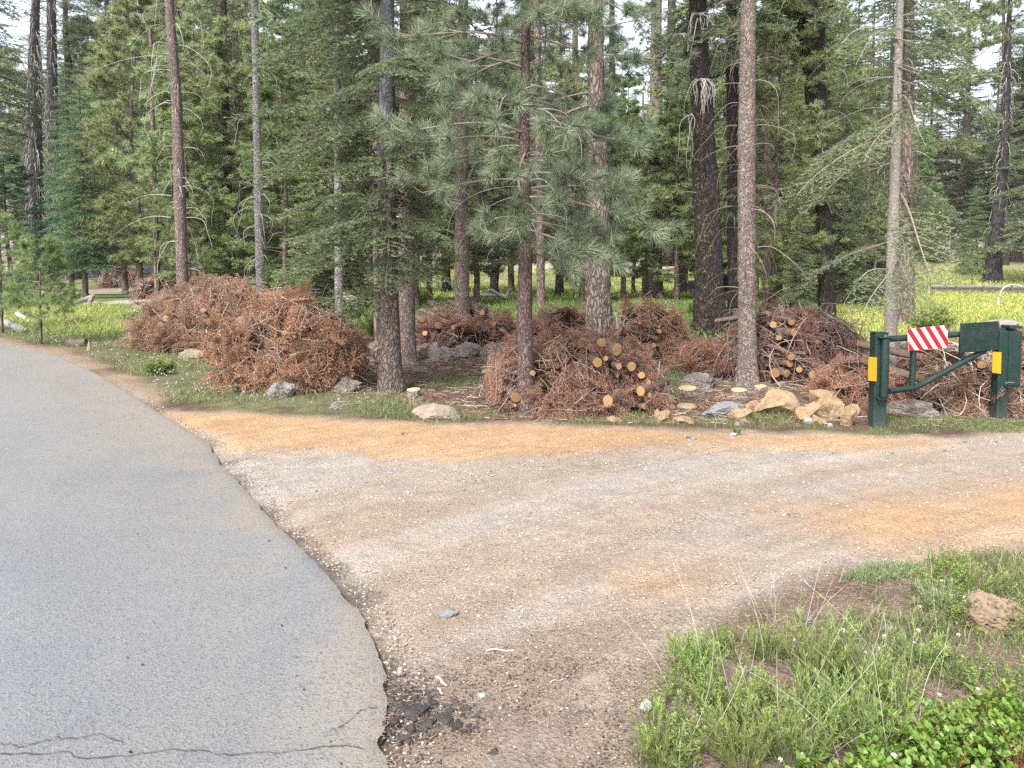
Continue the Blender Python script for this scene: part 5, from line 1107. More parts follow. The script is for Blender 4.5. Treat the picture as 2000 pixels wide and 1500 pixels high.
g = Geo(); q = sample(GP([(745, 1330), (1000, 1230), (1450, 1180), (1750, 1110), (2080, 1090), (2080, 1560), (720, 1560)]), 26000, rng); b = zz_(q); b[:, 2] += .004; d = rng.normal(size=(len(q), 3)); d[:, 2] = np.abs(d[:, 2])*.15
needles(g, b, d, rng.uniform(.010, .04, len(q)), .0022, rng, rng.uniform(0, 1, len(q)))
tag(g.build('needle_litter', M['litter']), 'dry needles and chips on the near ground', 'needle litter', kind='stuff')
for (u0, v0, u1, v1, lab, r_) in ((950, 1273, 1005, 1272, 'straight brown stick lying on the gravel', .004), (852, 1325, 872, 1342, 'pale broken stick near the torn asphalt', .005), (856, 1349, 864, 1358, 'tiny pale stick below the broken one', .004), (1075, 1335, 1100, 1328, 'short dark twig right of centre on the gravel', .003)):
    a, b = G(u0, v0), G(u1, v1); a[2] += r_; b[2] += r_*1.5; s = np.linspace(0, 1, 8)[:, None]; g = Geo(); Pp = a+(b-a)*s; Pp[:, 2] += .004*np.sin(s[:, 0]*7); Pp[:, 1] += .006*np.sin(s[:, 0]*4); tubes(g, Pp, r_*(1-.4*s[:, 0]), 6, .8, cap=True)
    tag(g.build('stick', M['ptwig'] if 'pale' in lab else M['twig']), lab, 'stick')
# ------------------------------------------------------------------ stumps
def stump(u, v, wp, hp, lab, seed, cm='cutp'):
    f = G(u, v); r = px(wp, f[1])/2; h = px(hp, f[1]); t = thing('tree_stump', lab, 'stump', (f[0], f[1]+r, f[2])); S = 22; th = np.arange(S)*2*PI/S; rng = np.random.default_rng(seed)
    zl = np.array([-.04, 0, h*.4, h*.8, h]); rr = r*np.array([1.35, 1.22, 1.08, 1.0, 1.0])[:, None]*(1+.06*vn(np.cos(th)*2, np.sin(th)*2, zl[:, None]*20, seed)+.05*np.cos(3*th+seed))
    V = np.stack([rr*np.cos(th), rr*np.sin(th), np.repeat(zl[:, None], S, 1)], -1); V[-1, :, 2] += .12*r*np.cos(th-1); g = Geo(); i = np.arange(4)[:, None]*S; j = np.arange(S)[None]; j2 = (j+1) % S
    g.add(V, None, np.stack([i+j, i+j2, i+S+j2, i+S+j], -1).reshape(-1, 4)); g.build('bark', M['b_scale'], t, smooth=True)
    g = Geo(); top = V[-1]*np.array([.97, .97, 1])+np.array([0, 0, .004]); g.add(np.vstack([top, top.mean(0)+[0, 0, .001], V[-1]]), [[q, (q+1) % S, S] for q in range(S)], [[S+1+q, S+1+(q+1) % S, (q+1) % S, q] for q in range(S)]); g.build('cut_face', M[cm], t)
stump(1447, 776, 30, 12, 'low stump with a pale flat top just left of the scaly pale trunk', 1)
stump(1489, 763, 24, 7, 'pale topped stump just right of the scaly pale trunk', 2)
stump(1531, 752, 26, 5, 'low pale stump in front of the dark twiggy pile', 3)
stump(806, 777, 26, 14, 'little stump with a yellow cut face at the foot of the big dark fir', 4)
stump(1347, 770, 36, 9, 'hacked low stump with bright splintered wood beside the brown grey boulder', 5)
stump(1976, 660, 56, 28, 'broad cut stump at the right edge above the latch post', 6, 'wood')
stump(1355, 572, 20, 24, 'small far stump in the green meadow left of the lichen spotted trunk', 7)
stump(1305, 535, 34, 12, 'weathered grey far stump behind the picnic table', 8)
# ------------------------------------------------------------------ gate
def cyl(g, a, b, r, S=24, m=0, cap=True): a, b = np.asarray(a, float), np.asarray(b, float); tubes(g, np.array([a, a+(b-a)*.02, a+(b-a)*.98, b]), np.array([r*.97, r, r, r*.97]), S, .5, m, cap)
f1 = G(1714, 836); f2 = G(1953, 819); f1[1] += .06; f2[1] += .06
gate = thing('barrier_gate', 'dark green steel barrier gate with a red and white striped sign and two yellow reflectors', 'gate', (f1[0], f1[1], 0))
O = np.array([f1[0], f1[1], 0.])
def gp(u, v, y): return at(u, v, y)-O
y1, y2 = f1[1], f2[1]
def yat(u): return y1+(y2-y1)*(u-1714)/(1953-1714)
zt1 = at(1714, 650, y1)[2]; zt2 = at(1953, 640, y2)[2]
h1, h2 = px(27, y1)/2, px(23, y2)/2
def post(xc, yc, hw, z0, z1, nm):
    g = Geo(); boxg(g, (xc, yc, (z0+z1)/2), (hw*2, hw*2, z1-z0)); o_ = g.build(nm, M['green'], gate); bevel(o_, .012, 3); return o_
xa = gp(1715, 740, y1)[0]; post(xa, 0, h1*.93, -.1, zt1, 'post')
g = Geo(); boxg(g, (xa, 0, zt1+.004), (h1*1.9, h1*1.9, .008)); g.build('post_cap', M['green'], gate)
rh = px(15, y1)/2; yh = -h1-rh*.5; xh = gp(1728.5, 700, y1+yh)[0]
g = Geo(); cyl(g, (xh, yh, at(0, 772, y1)[2]), (xh, yh, at(0, 660, y1)[2]), rh); g.build('hinge_tube', M['green'], gate, smooth=True)
g = Geo(); cc = (xh, yh, at(0, 656, y1)[2]); tubes(g, np.array([[cc[0], cc[1], cc[2]+k] for k in (0, .012, .024, .03)]), np.array([.03, .028, .018, .003]), 20, .5, 0, True); g.build('hinge_cap', M['green'], gate, smooth=True)
for zv in (657, 775):
    zc = at(0, zv, y1)[2]; g = Geo(); boxg(g, (xh-.01, yh+.02, zc), (.125, .125, .010)); bevel(g.build('hinge_bracket', M['green'], gate), .003)
R1 = px(12, y1)/2
def tube_rail(pts, nm, r):
    P = np.array([gp(u, v, yat(u)+dy_) for u, v, dy_ in pts]); L = np.r_[0, np.cumsum(np.linalg.norm(np.diff(P, axis=0), axis=1))]; T = np.linspace(0, L[-1], 60); Q = np.stack([np.interp(T, L, P[:, k]) for k in range(3)], 1)
    for _ in range(6): Q[1:-1] = (Q[:-2]+2*Q[1:-1]+Q[2:])/4
    g = Geo(); tubes(g, Q, np.full(60, r), 20, .5, 0, True); return g.build(nm, M['green'], gate, smooth=True)
tube_rail([(1738, 662, 0), (1850, 655, 0), (1900, 650, 0), (1975, 644, 0), (1982, 648, 0)], 'top_rail', R1)
tube_rail([(1736, 764, 0), (1788, 757, 0), (1800, 751, 0), (1930, 680, 0), (1950, 662, .0), (1978, 652, .0)], 'lower_rail', R1*.98)
def upright(u, v0, v1, wp):
    a, b = gp(u, v0, yat(u)), gp(u, v1, yat(u)); a[0] = b[0] = (a[0]+b[0])/2; g = Geo(); cyl(g, a, b, px(wp, y1)/2); g.build('upright', M['green'], gate, smooth=True)
upright(1783, 656, 755, 12); upright(1878, 654, 700, 10.5)
# sign boards (flat plates on the rail, a hand's width in front of it)
def plate(corners, dy, nm, mat, th=.004):
    P = np.array([gp(u, v, yat(u)+dy) for u, v in corners]); n_ = unit(np.cross(P[1]-P[0], P[3]-P[0])); n_ = n_*(1 if n_[1] < 0 else -1)
    g = Geo(); g.add(np.vstack([P, P-n_*th]), None, [[0, 1, 2, 3], [7, 6, 5, 4], [0, 4, 5, 1], [1, 5, 6, 2], [2, 6, 7, 3], [3, 7, 4, 0]]); return g.build(nm, mat, gate), P, n_
cs = [(1772, 643), (1850, 634.5), (1852, 679), (1775, 685)]
SPO, SP, n_ = plate(cs, -.055, 'striped_sign', M['swhite'])
# red stripes, painted proud of the white board
a_, b_, c_, d_ = SP
def bil(s, t): return a_*(1-s)*(1-t)+b_*s*(1-t)+c_*s*t+d_*(1-s)*t
stp = Geo()
def clip_poly(poly):
    for ax, lim, sg in ((0, 0, 1), (0, 1, -1)):
        out = []
        for i in range(len(poly)):
            p, q = poly[i], poly[(i+1) % len(poly)]; fp, fq = sg*(p[ax]-lim), sg*(q[ax]-lim)
            if fp >= 0: out.append(p)
            if fp*fq < 0: k = fp/(fp-fq); out.append((p[0]+(q[0]-p[0])*k, p[1]+(q[1]-p[1])*k))
        poly = out
        if not poly: return poly
    return poly
for k in range(-2, 5):
    s0 = -.0+k*.238-.0; wd_ = .118; sl = .30
    pl_ = clip_poly([(s0+.20, 0), (s0+.20+wd_, 0), (s0+.20+wd_+sl, 1), (s0+.20+sl, 1)]) 
    if len(pl_) >= 3:
        V = [bil(s, t)+n_*.0025 for s, t in pl_]; n0 = stp.n; stp.add(V, [[0, i, i+1] for i in range(1, len(V)-1)])
ob = stp.build('red_stripes', M['red'], SPO)
plate([(1876, 632), (1951, 627), (1950, 683), (1875, 690)], -.06, 'green_sign', M['greens'], .005)
g = Geo(); Pm = gp(1913, 655, yat(1913)-.03); boxg(g, Pm, (.05, .06, .1)); g.build('sign_bracket', M['green'], gate)
plate([(1697, 697), (1713, 698), (1712, 745), (1696, 743)], -h1-.015, 'reflector', M['yellow'], .004)
x2 = gp(1953, 740, y2)[0]; yy2 = y2-y1
P2 = [(1939, 687), (1956, 688), (1955, 730), (1938, 728)]
def plate2(corners, y_abs, nm, mat, th=.004):
    P = np.array([at(u, v, y_abs)-O for u, v in corners]); g = Geo(); n_ = np.array([0, -1., 0]); g.add(np.vstack([P, P-n_*th]), None, [[0, 1, 2, 3], [7, 6, 5, 4], [0, 4, 5, 1], [1, 5, 6, 2], [2, 6, 7, 3], [3, 7, 4, 0]]); return g.build(nm, mat, gate)
plate2(P2, y2-h2-.012, 'reflector', M['yellow'])
post(x2, yy2, h2*.93, -.1, zt2-.03, 'post')
xl = gp(1974, 700, y2)[0]; hl = px(27, y2)/2
g = Geo(); zb, ztp = at(0, 752, y2)[2], at(0, 645, y2)[2]; boxg(g, (xl, yy2-.01, (zb+ztp)/2), (hl*2*.9, hl*1.7, ztp-zb)); bevel(g.build('latch_housing', M['green'], gate), .01, 3); LH = [c for c in bpy.data.objects if c.name == 'latch_housing'][0]
g = Geo(); boxg(g, (xl-.005, yy2-.01, at(0, 638, y2)[2]), (hl*2*.95, hl*1.9, .03)); bevel(g.build('latch_cap', M['green'], gate), .004)
g = Geo(); boxg(g, (xl-.005, yy2-.03, zb-.004), (hl*2*1.35, hl*2.0, .010)); bevel(g.build('latch_shelf', M['green'], gate), .002)
g = Geo(); tubes(g, np.array([[xl+hl*.55, yy2-hl*.84-.012, at(0, 675, y2)[2]], [xl+hl*.55, yy2-hl*.83+.02, at(0, 675, y2)[2]]]), np.array([.016, .016]), 18, .5, 0, True); g.build('lock_hole', M['core'], LH)
for bu in (1966,):
    p = at(bu, 749, y2-hl)-O; g = Geo(); tubes(g, np.array([p, p+[0, .02, 0]]), np.array([.007, .007]), 10, .5, 0, True); g.build('bolt', M['steel'], LH)
# ------------------------------------------------------------------ fences, railing, tables, far bits
def beam(g, a, b, w_, h_, m=0, rot=None):
    a, b = np.asarray(a, float), np.asarray(b, float); d = unit(b-a); u_ = np.array([0, 0, 1.]) if abs(d[2]) < .9 else np.array([0, 1., 0]); s = unit(np.cross(d, u_)); t = np.cross(s, d)
    V = [p+s*w_/2*i+t*h_/2*j for p in (a, b) for i, j in ((-1, -1), (1, -1), (1, 1), (-1, 1))]
    g.add(V, None, [[0, 1, 2, 3], [7, 6, 5, 4], [0, 4, 5, 1], [1, 5, 6, 2], [2, 6, 7, 3], [3, 7, 4, 0]], .5, m)
def rails(lab, segs, y, mat, th=.09, name='rail_fence', dys=None):
    t = thing(name, lab, 'fence', base(segs[0][0], y)); o0 = np.array(t.location)
    for i, (u0, v0, u1, v1) in enumerate(segs):
        y_ = y+(0 if dys is None else dys[i]); a, b = at(u0, v0, y_)-o0, at(u1, v1, y_)-o0; s = np.linspace(0, 1, 9)[:, None]; P = a+(b-a)*s; P[:, 2] += .012*np.sin(s[:, 0]*9+i); g = Geo(); tubes(g, P, th/2*(1+.12*np.sin(s[:, 0]*13+i)), 7, .5, 0, True); g.build('rail', M[mat], t)
    return t
rails('collapsed split rail fence with crossed bleached rails behind the saplings', [(95, 606, 176, 596), (98, 602, 170, 592), (110, 597, 168, 599), (92, 609, 172, 604), (145, 592, 182, 578), (168, 606, 182, 576), (175, 605, 172, 588), (178, 593, 262, 594), (178, 600, 268, 603), (178, 594, 300, 588), (256, 586, 268, 604), (268, 603, 306, 584)], 26, 'wood', .16, dys=[0, .2, .1, -.1, .15, -.2, .25, .1, .1, .3, 0, .1])
rails('crossed white split rails in the grass behind the slender pine', [(955, 566, 1010, 592), (984, 590, 996, 566), (880, 580, 985, 576), (890, 588, 980, 584), (1000, 584, 1012, 598)], 34, 'woodw', .17, dys=[0, .3, .5, .4, .2])
rails('grey split rails beside the bright green shrub', [(662, 572, 716, 588), (668, 580, 712, 593)], 19, 'wood', .10)
rails('far pale log fence across the dry meadow in the middle', [(1085, 518, 1260, 510), (1085, 523, 1265, 517), (1212, 508, 1214, 526)], 84, 'woodw', .35)
for (u0, v0, u1, v1, r_, lab) in ((32, 612, 68, 635, .07, 'bleached log leaning in the grass beside the small sapling'), (5, 628, 52, 648, .09, 'weathered fallen log at the left edge of the grass'), (132, 636, 146, 620, .07, 'short white broken snag in the left grass'), (92, 634, 160, 638, .05, 'pale log lying in the grass left of the flat slab'), (122, 640, 132, 632, .08, 'white splintered wood lump in the left grass')):
    b = G((u0+u1)/2, max(v0, v1)); pole(u0, v0, u1, v1, b[1], r_, lab, 'woodw', 'woodw')
b = G(155, 676); pole(135, 672, 168, 670, b[1], .085, 'short dark barked log lying on the left verge', 'blog', 'cutp')
g = Geo(); b = G(174, 684); s = np.linspace(0, 1, 5)[:, None]; tubes(g, b+np.array([0, 0, .18])*s, .035*(1-.9*s[:, 0]), 6, .5, 0, True); tag(g.build('wood_stake', M['cutp']), 'pointed yellow splintered stub beside the short log', 'stub')
def picnic(u, y, wpx, lab, mat):
    o = base(u, y); t = thing('picnic_table', lab, 'picnic table', o, rz=.06); L = px(wpx, y); parts = [('tabletop', (0, 0, .74), (L, .75, .05))]
    g = Geo(); [boxg(g, (0, -.31+k*.155, .74), (L, .14, .045)) for k in range(5)]; g.build('tabletop', M[mat], t)
    for s_ in (-1, 1):
        g = Geo(); [boxg(g, (0, s_*(.68+k*.15), .45), (L, .14, .045)) for k in range(2)]; g.build('bench', M[mat], t)
    for s_ in (-1, 1):
        g = Geo(); xx = s_*L*.34; beam(g, (xx, -.75, 0), (xx, -.2, .71), .06, .1); beam(g, (xx+.06, .75, 0), (xx+.06, .2, .71), .06, .1); beam(g, (xx+.12, -.85, .40), (xx+.12, .85, .40), .05, .1); g.build('leg_frame', M[mat], t)
picnic(1312, 62, 45, 'dark wooden picnic table in the far green meadow', 'woodd'); picnic(836, 56, 52, 'grey wooden picnic table far behind the big dark fir', 'wood')
t = thing('meadow_railing', 'long low dark railing crossing the yellow meadow at the right', 'railing', base(1820, 45)); o0 = np.array(t.location)
for vv, hh in ((557.5, .10), (561.5, .09)):
    a, b = at(1818, vv, 45)-o0, at(2120, vv+2, 45)-o0; g = Geo(); beam(g, a, b, .12, hh); g.build('rail', M['wood'] if vv < 559 else M['woodd'], t)
a, b = at(1818, 565, 45)-o0, at(2120, 566, 45)-o0; g = Geo(); beam(g, a, b, .06, .2); g.build('lower_rail', M['woodd'], t)
for u in (1868, 1921, 1976, 2030):
    a, b = at(u, 558, 44.9)-o0, at(u, 577, 44.9)-o0; g = Geo(); beam(g, a, b, .09, .09); g.build('post', M['woodd'], t)
for i, (u, v0, v1, lab) in enumerate(((1814, 560, 578, 'short white post at the left end of the dark railing'), (1949, 580, 602, 'white post in the yellow flowers below the railing'), (1923, 592, 604, 'small white stake in the yellow flowers'))):
    b = G(u, v1); a = at(u, v0, b[1]); g = Geo(); tubes(g, np.array([b, a]), np.array([.05, .045]), 8, .5, 0, True); tag(g.build('white_post', M['woodw']), lab, 'post')
b = G(1953, 585); g = Geo(); s = np.linspace(0, 2.2, 20); y_ = b[1]; P = np.array([at(1953+26*(1-math.cos(k)), 578-22*math.sin(k), y_) for k in s]); tubes(g, P, np.full(20, .035), 6, .5, 0, True); tag(g.build('bent_branch', M['woodw']), 'bleached arched branch rising over the dark railing', 'branch')
a, b = G(1213, 556), 0; g = Geo(); tubes(g, np.array([a, a+[0, 0, .9]]), np.array([.06, .06]), 6, .5, 0, True); tag(g.build('fence_post', M['woodd']), 'single dark post in the meadow behind the furrowed pine', 'post')
g = Geo(); a = G(383, 548); tubes(g, np.array([a, a+[-.03, 0, 1.1]]), np.array([.06, .06]), 6, .5, 0, True); tag(g.build('marker_post', m_simple('rust', (.2, .07, .03), (.14, .05, .03), .8)), 'short rusty brown post behind the left piles', 'post')
g = Geo(); a = G(316, 546); boxg(g, a+[0, 0, .6], (.5, .03, .7)); g2 = g.build('sign_board', M['swhite'] if False else M['woodw']); tag(g2, 'small white board far behind the thin dark trunk', 'sign')
# ------------------------------------------------------------------ grass, herbs, shrubs
def grass(name, lab, poly, n, h0, h1, wd, mat, seed, patch=None, a=(.2, .8), sc_=1.2, thr=-.1, cat='grass'):
    rng = np.random.default_rng(seed); q = sample(poly, n, rng); nz = fbm(q[:, 0]*sc_, q[:, 1]*sc_, 0, seed, 4)+rng.normal(0, .08, n); k = nz > thr
    k &= psdf(ROADPOLY, q[:, 0], q[:, 1]) > .05
    q, nz = q[k], nz[k]; b = zz_(q); b[:, 2] -= .005; D = rng.normal(0, .33, (len(q), 3)); D[:, 2] = 1
    hh = rng.uniform(h0, h1, len(q))*(.6+.8*np.clip(nz+.3, 0, 1)); g = Geo(); blades(g, b, D, hh, wd*rng.uniform(.6, 1.3, len(q)), rng, .45, .5, 0)
    K = len(q); av = np.clip(rng.uniform(a[0], a[1], K)+.3*nz, 0, 1); g.A = [np.repeat(av, 5)]
    return tag(g.build(name, M[mat]), lab, cat, kind='stuff')
STR = Z_STRIP
grass('grass', 'short green grass on the verge below the left brush piles', STR, 60000, .03, .13, .006, 'grass', 1, thr=.1, a=(.1, 1.05))
grass('grass', 'tufts of grass around the big fir and among the boulders', GP([(700, 790), (800, 740), (1000, 730), (1010, 825), (850, 828), (700, 815)]), 6500, .04, .12, .006, 'grass', 2, thr=-.02)
grass('grass', 'thin grass under the gate and boulder', GP([(1690, 850), (1720, 815), (2020, 815), (2020, 845), (1850, 848)]), 6500, .03, .07, .005, 'grass', 3, thr=.02)
grass('grass', 'sparse grass sprouting along the track edge', GP([(1010, 830), (1060, 812), (1300, 800), (1700, 800), (1700, 840), (1500, 838), (1250, 832)]), 4500, .03, .09, .005, 'grass', 4, thr=.16)
grass('grass', 'sparse grass between the brush piles', GP([(1290, 740), (1330, 690), (1400, 690), (1360, 760), (1300, 790)]), 5000, .05, .14, .006, 'mint', 5, thr=-.1)
grass('meadow_grass', 'tall bright grass behind the left brush and rails', GP([(-200, 655), (-200, 600), (100, 600), (330, 600), (330, 660), (200, 660), (0, 650)]), 60000, .12, .40, .014, 'meadow', 6, thr=-.22, a=(.1, .95))
grass('meadow_grass', 'bright green grass between the middle trunks', [(-4, 15.5), (6, 15.5), (12, 34), (-9, 34)], 70000, .12, .35, .018, 'meadow', 7, thr=-.15, a=(-.2, .5))
grass('meadow_grass', 'yellow green flowering meadow grass at the right', [(4.5, 14.5), (18, 14.5), (34, 40), (11, 40)], 110000, .12, .28, .02, 'meadow', 8, thr=-.35, a=(.3, 1.1))
grass('meadow_grass', 'far meadow grass', [(-10, 34), (12, 34), (44, 45), (60, 75), (-20, 75)], 60000, .2, .5, .05, 'meadow', 9, thr=-.2, a=(0, 1), sc_=.3)
grass('grass', 'low weeds among the foreground herbs', GP([(1240, 1440), (1310, 1300), (1450, 1200), (1650, 1130), (1850, 1090), (2080, 1075), (2100, 1560), (1200, 1560)]), 22000, .03, .13, .0035, 'grass', 10, thr=.06, sc_=2.2, a=(.1, 1.0))
grass('grass', 'thin tuft line at the foreground edge', GP([(1640, 1130), (1700, 1110), (1800, 1105), (1790, 1130), (1700, 1140)]), 1800, .03, .08, .0035, 'mint', 11, thr=-.1, sc_=2)
# herb with small leaves on a stem
def herb(rng, n=26, h=.16, leaf=.016, wd=.007):
    g, s_ = Geo(), Geo(); z = np.linspace(0, h, 5); P = np.stack([.15*z*rng.normal(), .15*z*rng.normal(), z], 0).T if False else np.stack([z*rng.normal(0, .2), z*rng.normal(0, .2), z], 1); tubes(s_, P, .0012*(1-.4*z/h), 3)
    t = rng.uniform(.1, 1, n); b = np.stack([np.interp(t*h, z, P[:, k]) for k in range(3)], 1); an = rng.uniform(0, 6.28, n); D = np.stack([np.cos(an), np.sin(an), rng.uniform(0, 1, n)], 1)
    leafset(g, b, D, leaf*rng.uniform(.6, 1.2, n), wd, rng, .35+.35*t); return g, s_
def leafset(g, B, D, L, W, rng, a=.5, round_=False):
    D = unit(D); K = len(B); s = unit(np.cross(D, np.array([0, 0, 1.])+rng.normal(0, .3, (K, 3)))); L = np.asarray(L)[:, None]; W = np.broadcast_to(np.asarray(W, float), (K,))[:, None]; n_ = np.cross(s, D)
    if round_:
        V = np.stack([B, B+D*L*.3+s*W*.42, B+D*L*.65+s*W*.5, B+D*L*.92+s*W*.25, B+D*L, B+D*L*.92-s*W*.25, B+D*L*.65-s*W*.5, B+D*L*.3-s*W*.42], 1)
        V[:, [2, 6]] += n_[:, None]*W[:, None]*.12; o = np.arange(K)[:, None]*8
        g.add(V, np.concatenate([o+np.array([0, 1, 7]), o+np.array([3, 4, 5])]), np.concatenate([o+np.array([1, 2, 6, 7]), o+np.array([2, 3, 5, 6])]), np.repeat(np.broadcast_to(a, (K,)), 8))
    else:
        V = np.stack([B, B+D*L*.45+s*W*.5, B+D*L, B+D*L*.45-s*W*.5], 1); o = np.arange(K)[:, None]*4
        g.add(V, None, o+np.array([0, 1, 2, 3]), np.repeat(np.broadcast_to(a, (K,)), 4))
HERB = [herb(np.random.default_rng(800+i)) for i in range(5)]
def herbs(name, lab, poly, n, s0, s1, mat, seed, thr=-.05, sc_=1.5):
    rng = np.random.default_rng(seed); q = sample(poly, n, rng); nz = fbm(q[:, 0]*sc_, q[:, 1]*sc_, 0, seed, 4); q = q[nz > thr]; q = q[psdf(ROADPOLY, q[:, 0], q[:, 1]) > .08]; b = zz_(q); g = Geo(); k = rng.integers(0, 5, len(q)); D = rng.normal(0, .3, (len(q), 3)); D[:, 2] = 1
    for i in range(5):
        m_ = k == i; Mx = frames(D[m_], rng.uniform(0, 6.28, m_.sum()), rng.uniform(s0, s1, m_.sum())); Mx = Mx[:, :, [2, 1, 0]]; Mx[:, :, 1] *= -1
        g.stamp(HERB[i][0], Mx, b[m_], rng.normal(0, .15, m_.sum())); g.stamp(HERB[i][1], Mx, b[m_], -.2)
    return tag(g.build(name, M[mat]), lab, 'herbs', kind='stuff')
herbs('ground_cover', 'low grey green herbs on the verge under the left piles', STR, 5200, .5, 1.1, 'mint', 820, -.12)
herbs('ground_cover', 'grey green mint like herbs around the orange boulder', GP([(1700, 1330), (1760, 1200), (1800, 1110), (1900, 1090), (2100, 1080), (2100, 1300), (1900, 1350)]), 1100, .5, 1.0, 'shrub', 821, -.02)
herbs('ground_cover', 'low herbs between the foreground shrubs', GP([(1230, 1520), (1290, 1330), (1420, 1240), (1560, 1230), (1800, 1290), (2100, 1350), (2100, 1540)]), 1500, .4, .9, 'shrub', 822, -.02)
herbs('ground_cover', 'sprigs at the foot of the tan rocks', GP([(1400, 835), (1420, 810), (1600, 812), (1600, 836), (1500, 838)]), 160, .4, .8, 'shrub', 823, .0)
# feathery upright shrubs
def feather(u, v, h, w_, n, lab, seed, mat='shrub', group=None, name='shrub', lean=0.0):
    rng = np.random.default_rng(seed); b = G(u, v); t = thing(name, lab, 'shrub', b, group); L_, S_ = Geo(), Geo(); Ps = []
    an = rng.uniform(0, 6.28, n); rr = w_*np.sqrt(rng.random(n)); st = np.stack([np.cos(an)*rr*.35, np.sin(an)*rr*.35, 0*an], 1); hh = h*rng.uniform(.3, 1.0, n); s = np.linspace(0, 1, 7)
    en = np.stack([np.cos(an)*rr+lean*hh, np.sin(an)*rr, hh], 1); P = st[:, None]+(en-st)[:, None]*s[None, :, None]; P[:, :, :2] += ((s**2)[None, :, None])*(rng.normal(0, .12, (n, 1, 2))*hh[:, None, None])
    tubes(S_, P, (.0022*(1-.6*s))[None].repeat(n, 0), 4, .4); S_.build('stems', M['stem'], t)
    m_ = 38; ii = np.repeat(np.arange(n), m_); tt = rng.uniform(.25, 1, n*m_); f_ = tt*6; k = np.minimum(f_.astype(int), 5); fr = (f_-k)[:, None]; B = P[ii, k]*(1-fr)+P[ii, k+1]*fr; tan = unit(P[ii, k+1]-P[ii, k]); D = tan*rng.uniform(.7, 1.5, (n*m_, 1))+unit(rng.normal(size=(n*m_, 3)))*.75
    leafset(L_, B, D, rng.uniform(.018, .042, n*m_)*(1.15-.4*tt), .0034, rng, np.clip(.15+.6*tt+rng.normal(0, .15, n*m_), 0, 1)); L_.build('leaves', M[mat], t); return t
FE = [(1590, 1345, .36, .16, 60, 'tall feathery shrub in the middle of the foreground green, highest of its kind'), (1670, 1350, .28, .13, 40, 'feathery shrub just right of the tallest one'), (1420, 1400, .22, .16, 44, 'feathery shrub at the left of the foreground green'), (1500, 1290, .17, .12, 30, 'small feathery sprig bush behind the left feathery shrub'), (1360, 1330, .18, .12, 28, 'wispy shrub at the upper left of the foreground green'),
 (1345, 1290, .12, .10, 18, 'thin wispy sprout closest to the gravel'), (1450, 1500, .24, .16, 46, 'bright feathery shrub at the bottom edge left'), (1560, 1490, .26, .17, 56, 'bright feathery shrub at the bottom edge middle'), (1690, 1470, .28, .16, 56, 'bright feathery shrub beside the round leaved bushes'), (1290, 1500, .18, .12, 30, 'grassy shrub at the bottom left corner of the green'), (1620, 1430, .22, .14, 40, 'feathery shrub between the tallest one and the bottom edge'), (1740, 1390, .2, .12, 30, 'feathery shrub behind the round leaved bushes'), (1800, 1300, .14, .12, 22, 'low feathery shrub below the orange boulder'), (1830, 1200, .16, .14, 26, 'grey green bushy herb left of the orange boulder'), (1900, 1160, .16, .16, 30, 'leafy herb clump behind the orange boulder'), (1440, 850, .09, .05, 12, 'little grass tuft standing alone on the track')]
for i, (u, v, h, w_, n, lab) in enumerate(FE): feather(u, v, h, w_, n, lab, 830+i, 'mint' if 'grey' in lab else 'shrub')
# round leaved bushes
def manz(u, v, h, w_, n, lab, seed):
    rng = np.random.default_rng(seed); b = G(u, v); t = thing('round_leaf_bush', lab, 'bush', b); L_, S_ = Geo(), Geo(); an = rng.uniform(0, 6.28, n); rr = w_*np.sqrt(rng.random(n)); hh = h*rng.uniform(.5, 1.05, n); s = np.linspace(0, 1, 5)
    en = np.stack([np.cos(an)*rr, np.sin(an)*rr, hh], 1); P = en[:, None]*s[None, :, None]*np.array([1, 1, 1]); P[:, :, 2] = hh[:, None]*(s**.8)[None]; tubes(S_, P, (.003*(1-.5*s))[None].repeat(n, 0), 5, .3); S_.build('stems', m_reds, t)
    m_ = 13; ii = np.repeat(np.arange(n), m_); tt = np.tile(np.linspace(.55, 1, m_), n); f_ = tt*4; k = np.minimum(f_.astype(int), 3); fr = (f_-k)[:, None]; B = P[ii, k]*(1-fr)+P[ii, k+1]*fr; tan = unit(P[ii, k+1]-P[ii, k]); a2 = np.tile(np.arange(m_)*2.4, n)+rng.uniform(0, .5, n*m_)
    D = tan*.6+np.stack([np.cos(a2), np.sin(a2), .25+0*a2], 1)*.8; leafset(L_, B, D, rng.uniform(.020, .031, n*m_), rng.uniform(.013, .019, n*m_), rng, np.clip(.3+.45*tt*rng.random(n*m_)+rng.normal(0, .12, n*m_), 0, 1), True); L_.build('leaves', M['manz'], t)
m_reds = m_simple('red_stem', (.25, .08, .04), (.18, .1, .05), .7, 20)
for i, (u, v, h, w_, n, lab) in enumerate([(1960, 1440, .15, .14, 30, 'round leaved bush at the right edge beside the cream stone'), (1900, 1500, .16, .15, 38, 'round leaved bush at the bottom right corner'), (1990, 1520, .16, .15, 36, 'round leaved bush cut by the bottom right corner'), (1800, 1480, .13, .15, 36, 'round leaved bush left of the corner one'), (1850, 1540, .14, .15, 36, 'round leaved bush cut by the bottom edge'), (1740, 1530, .11, .12, 24, 'round leaved bush lowest between the feathery shrubs'), (1590, 1550, .10, .09, 14, 'small round leaved sprig at the bottom edge'), (1690, 1560, .11, .10, 16, 'round leaved sprig cut by the bottom edge'), (1850, 1440, .10, .10, 18, 'low round leaved bush behind the corner ones'), (2040, 1440, .14, .13, 24, 'round leaved bush outside the right edge')]): manz(u, v, h, w_, n, lab, 870+i)
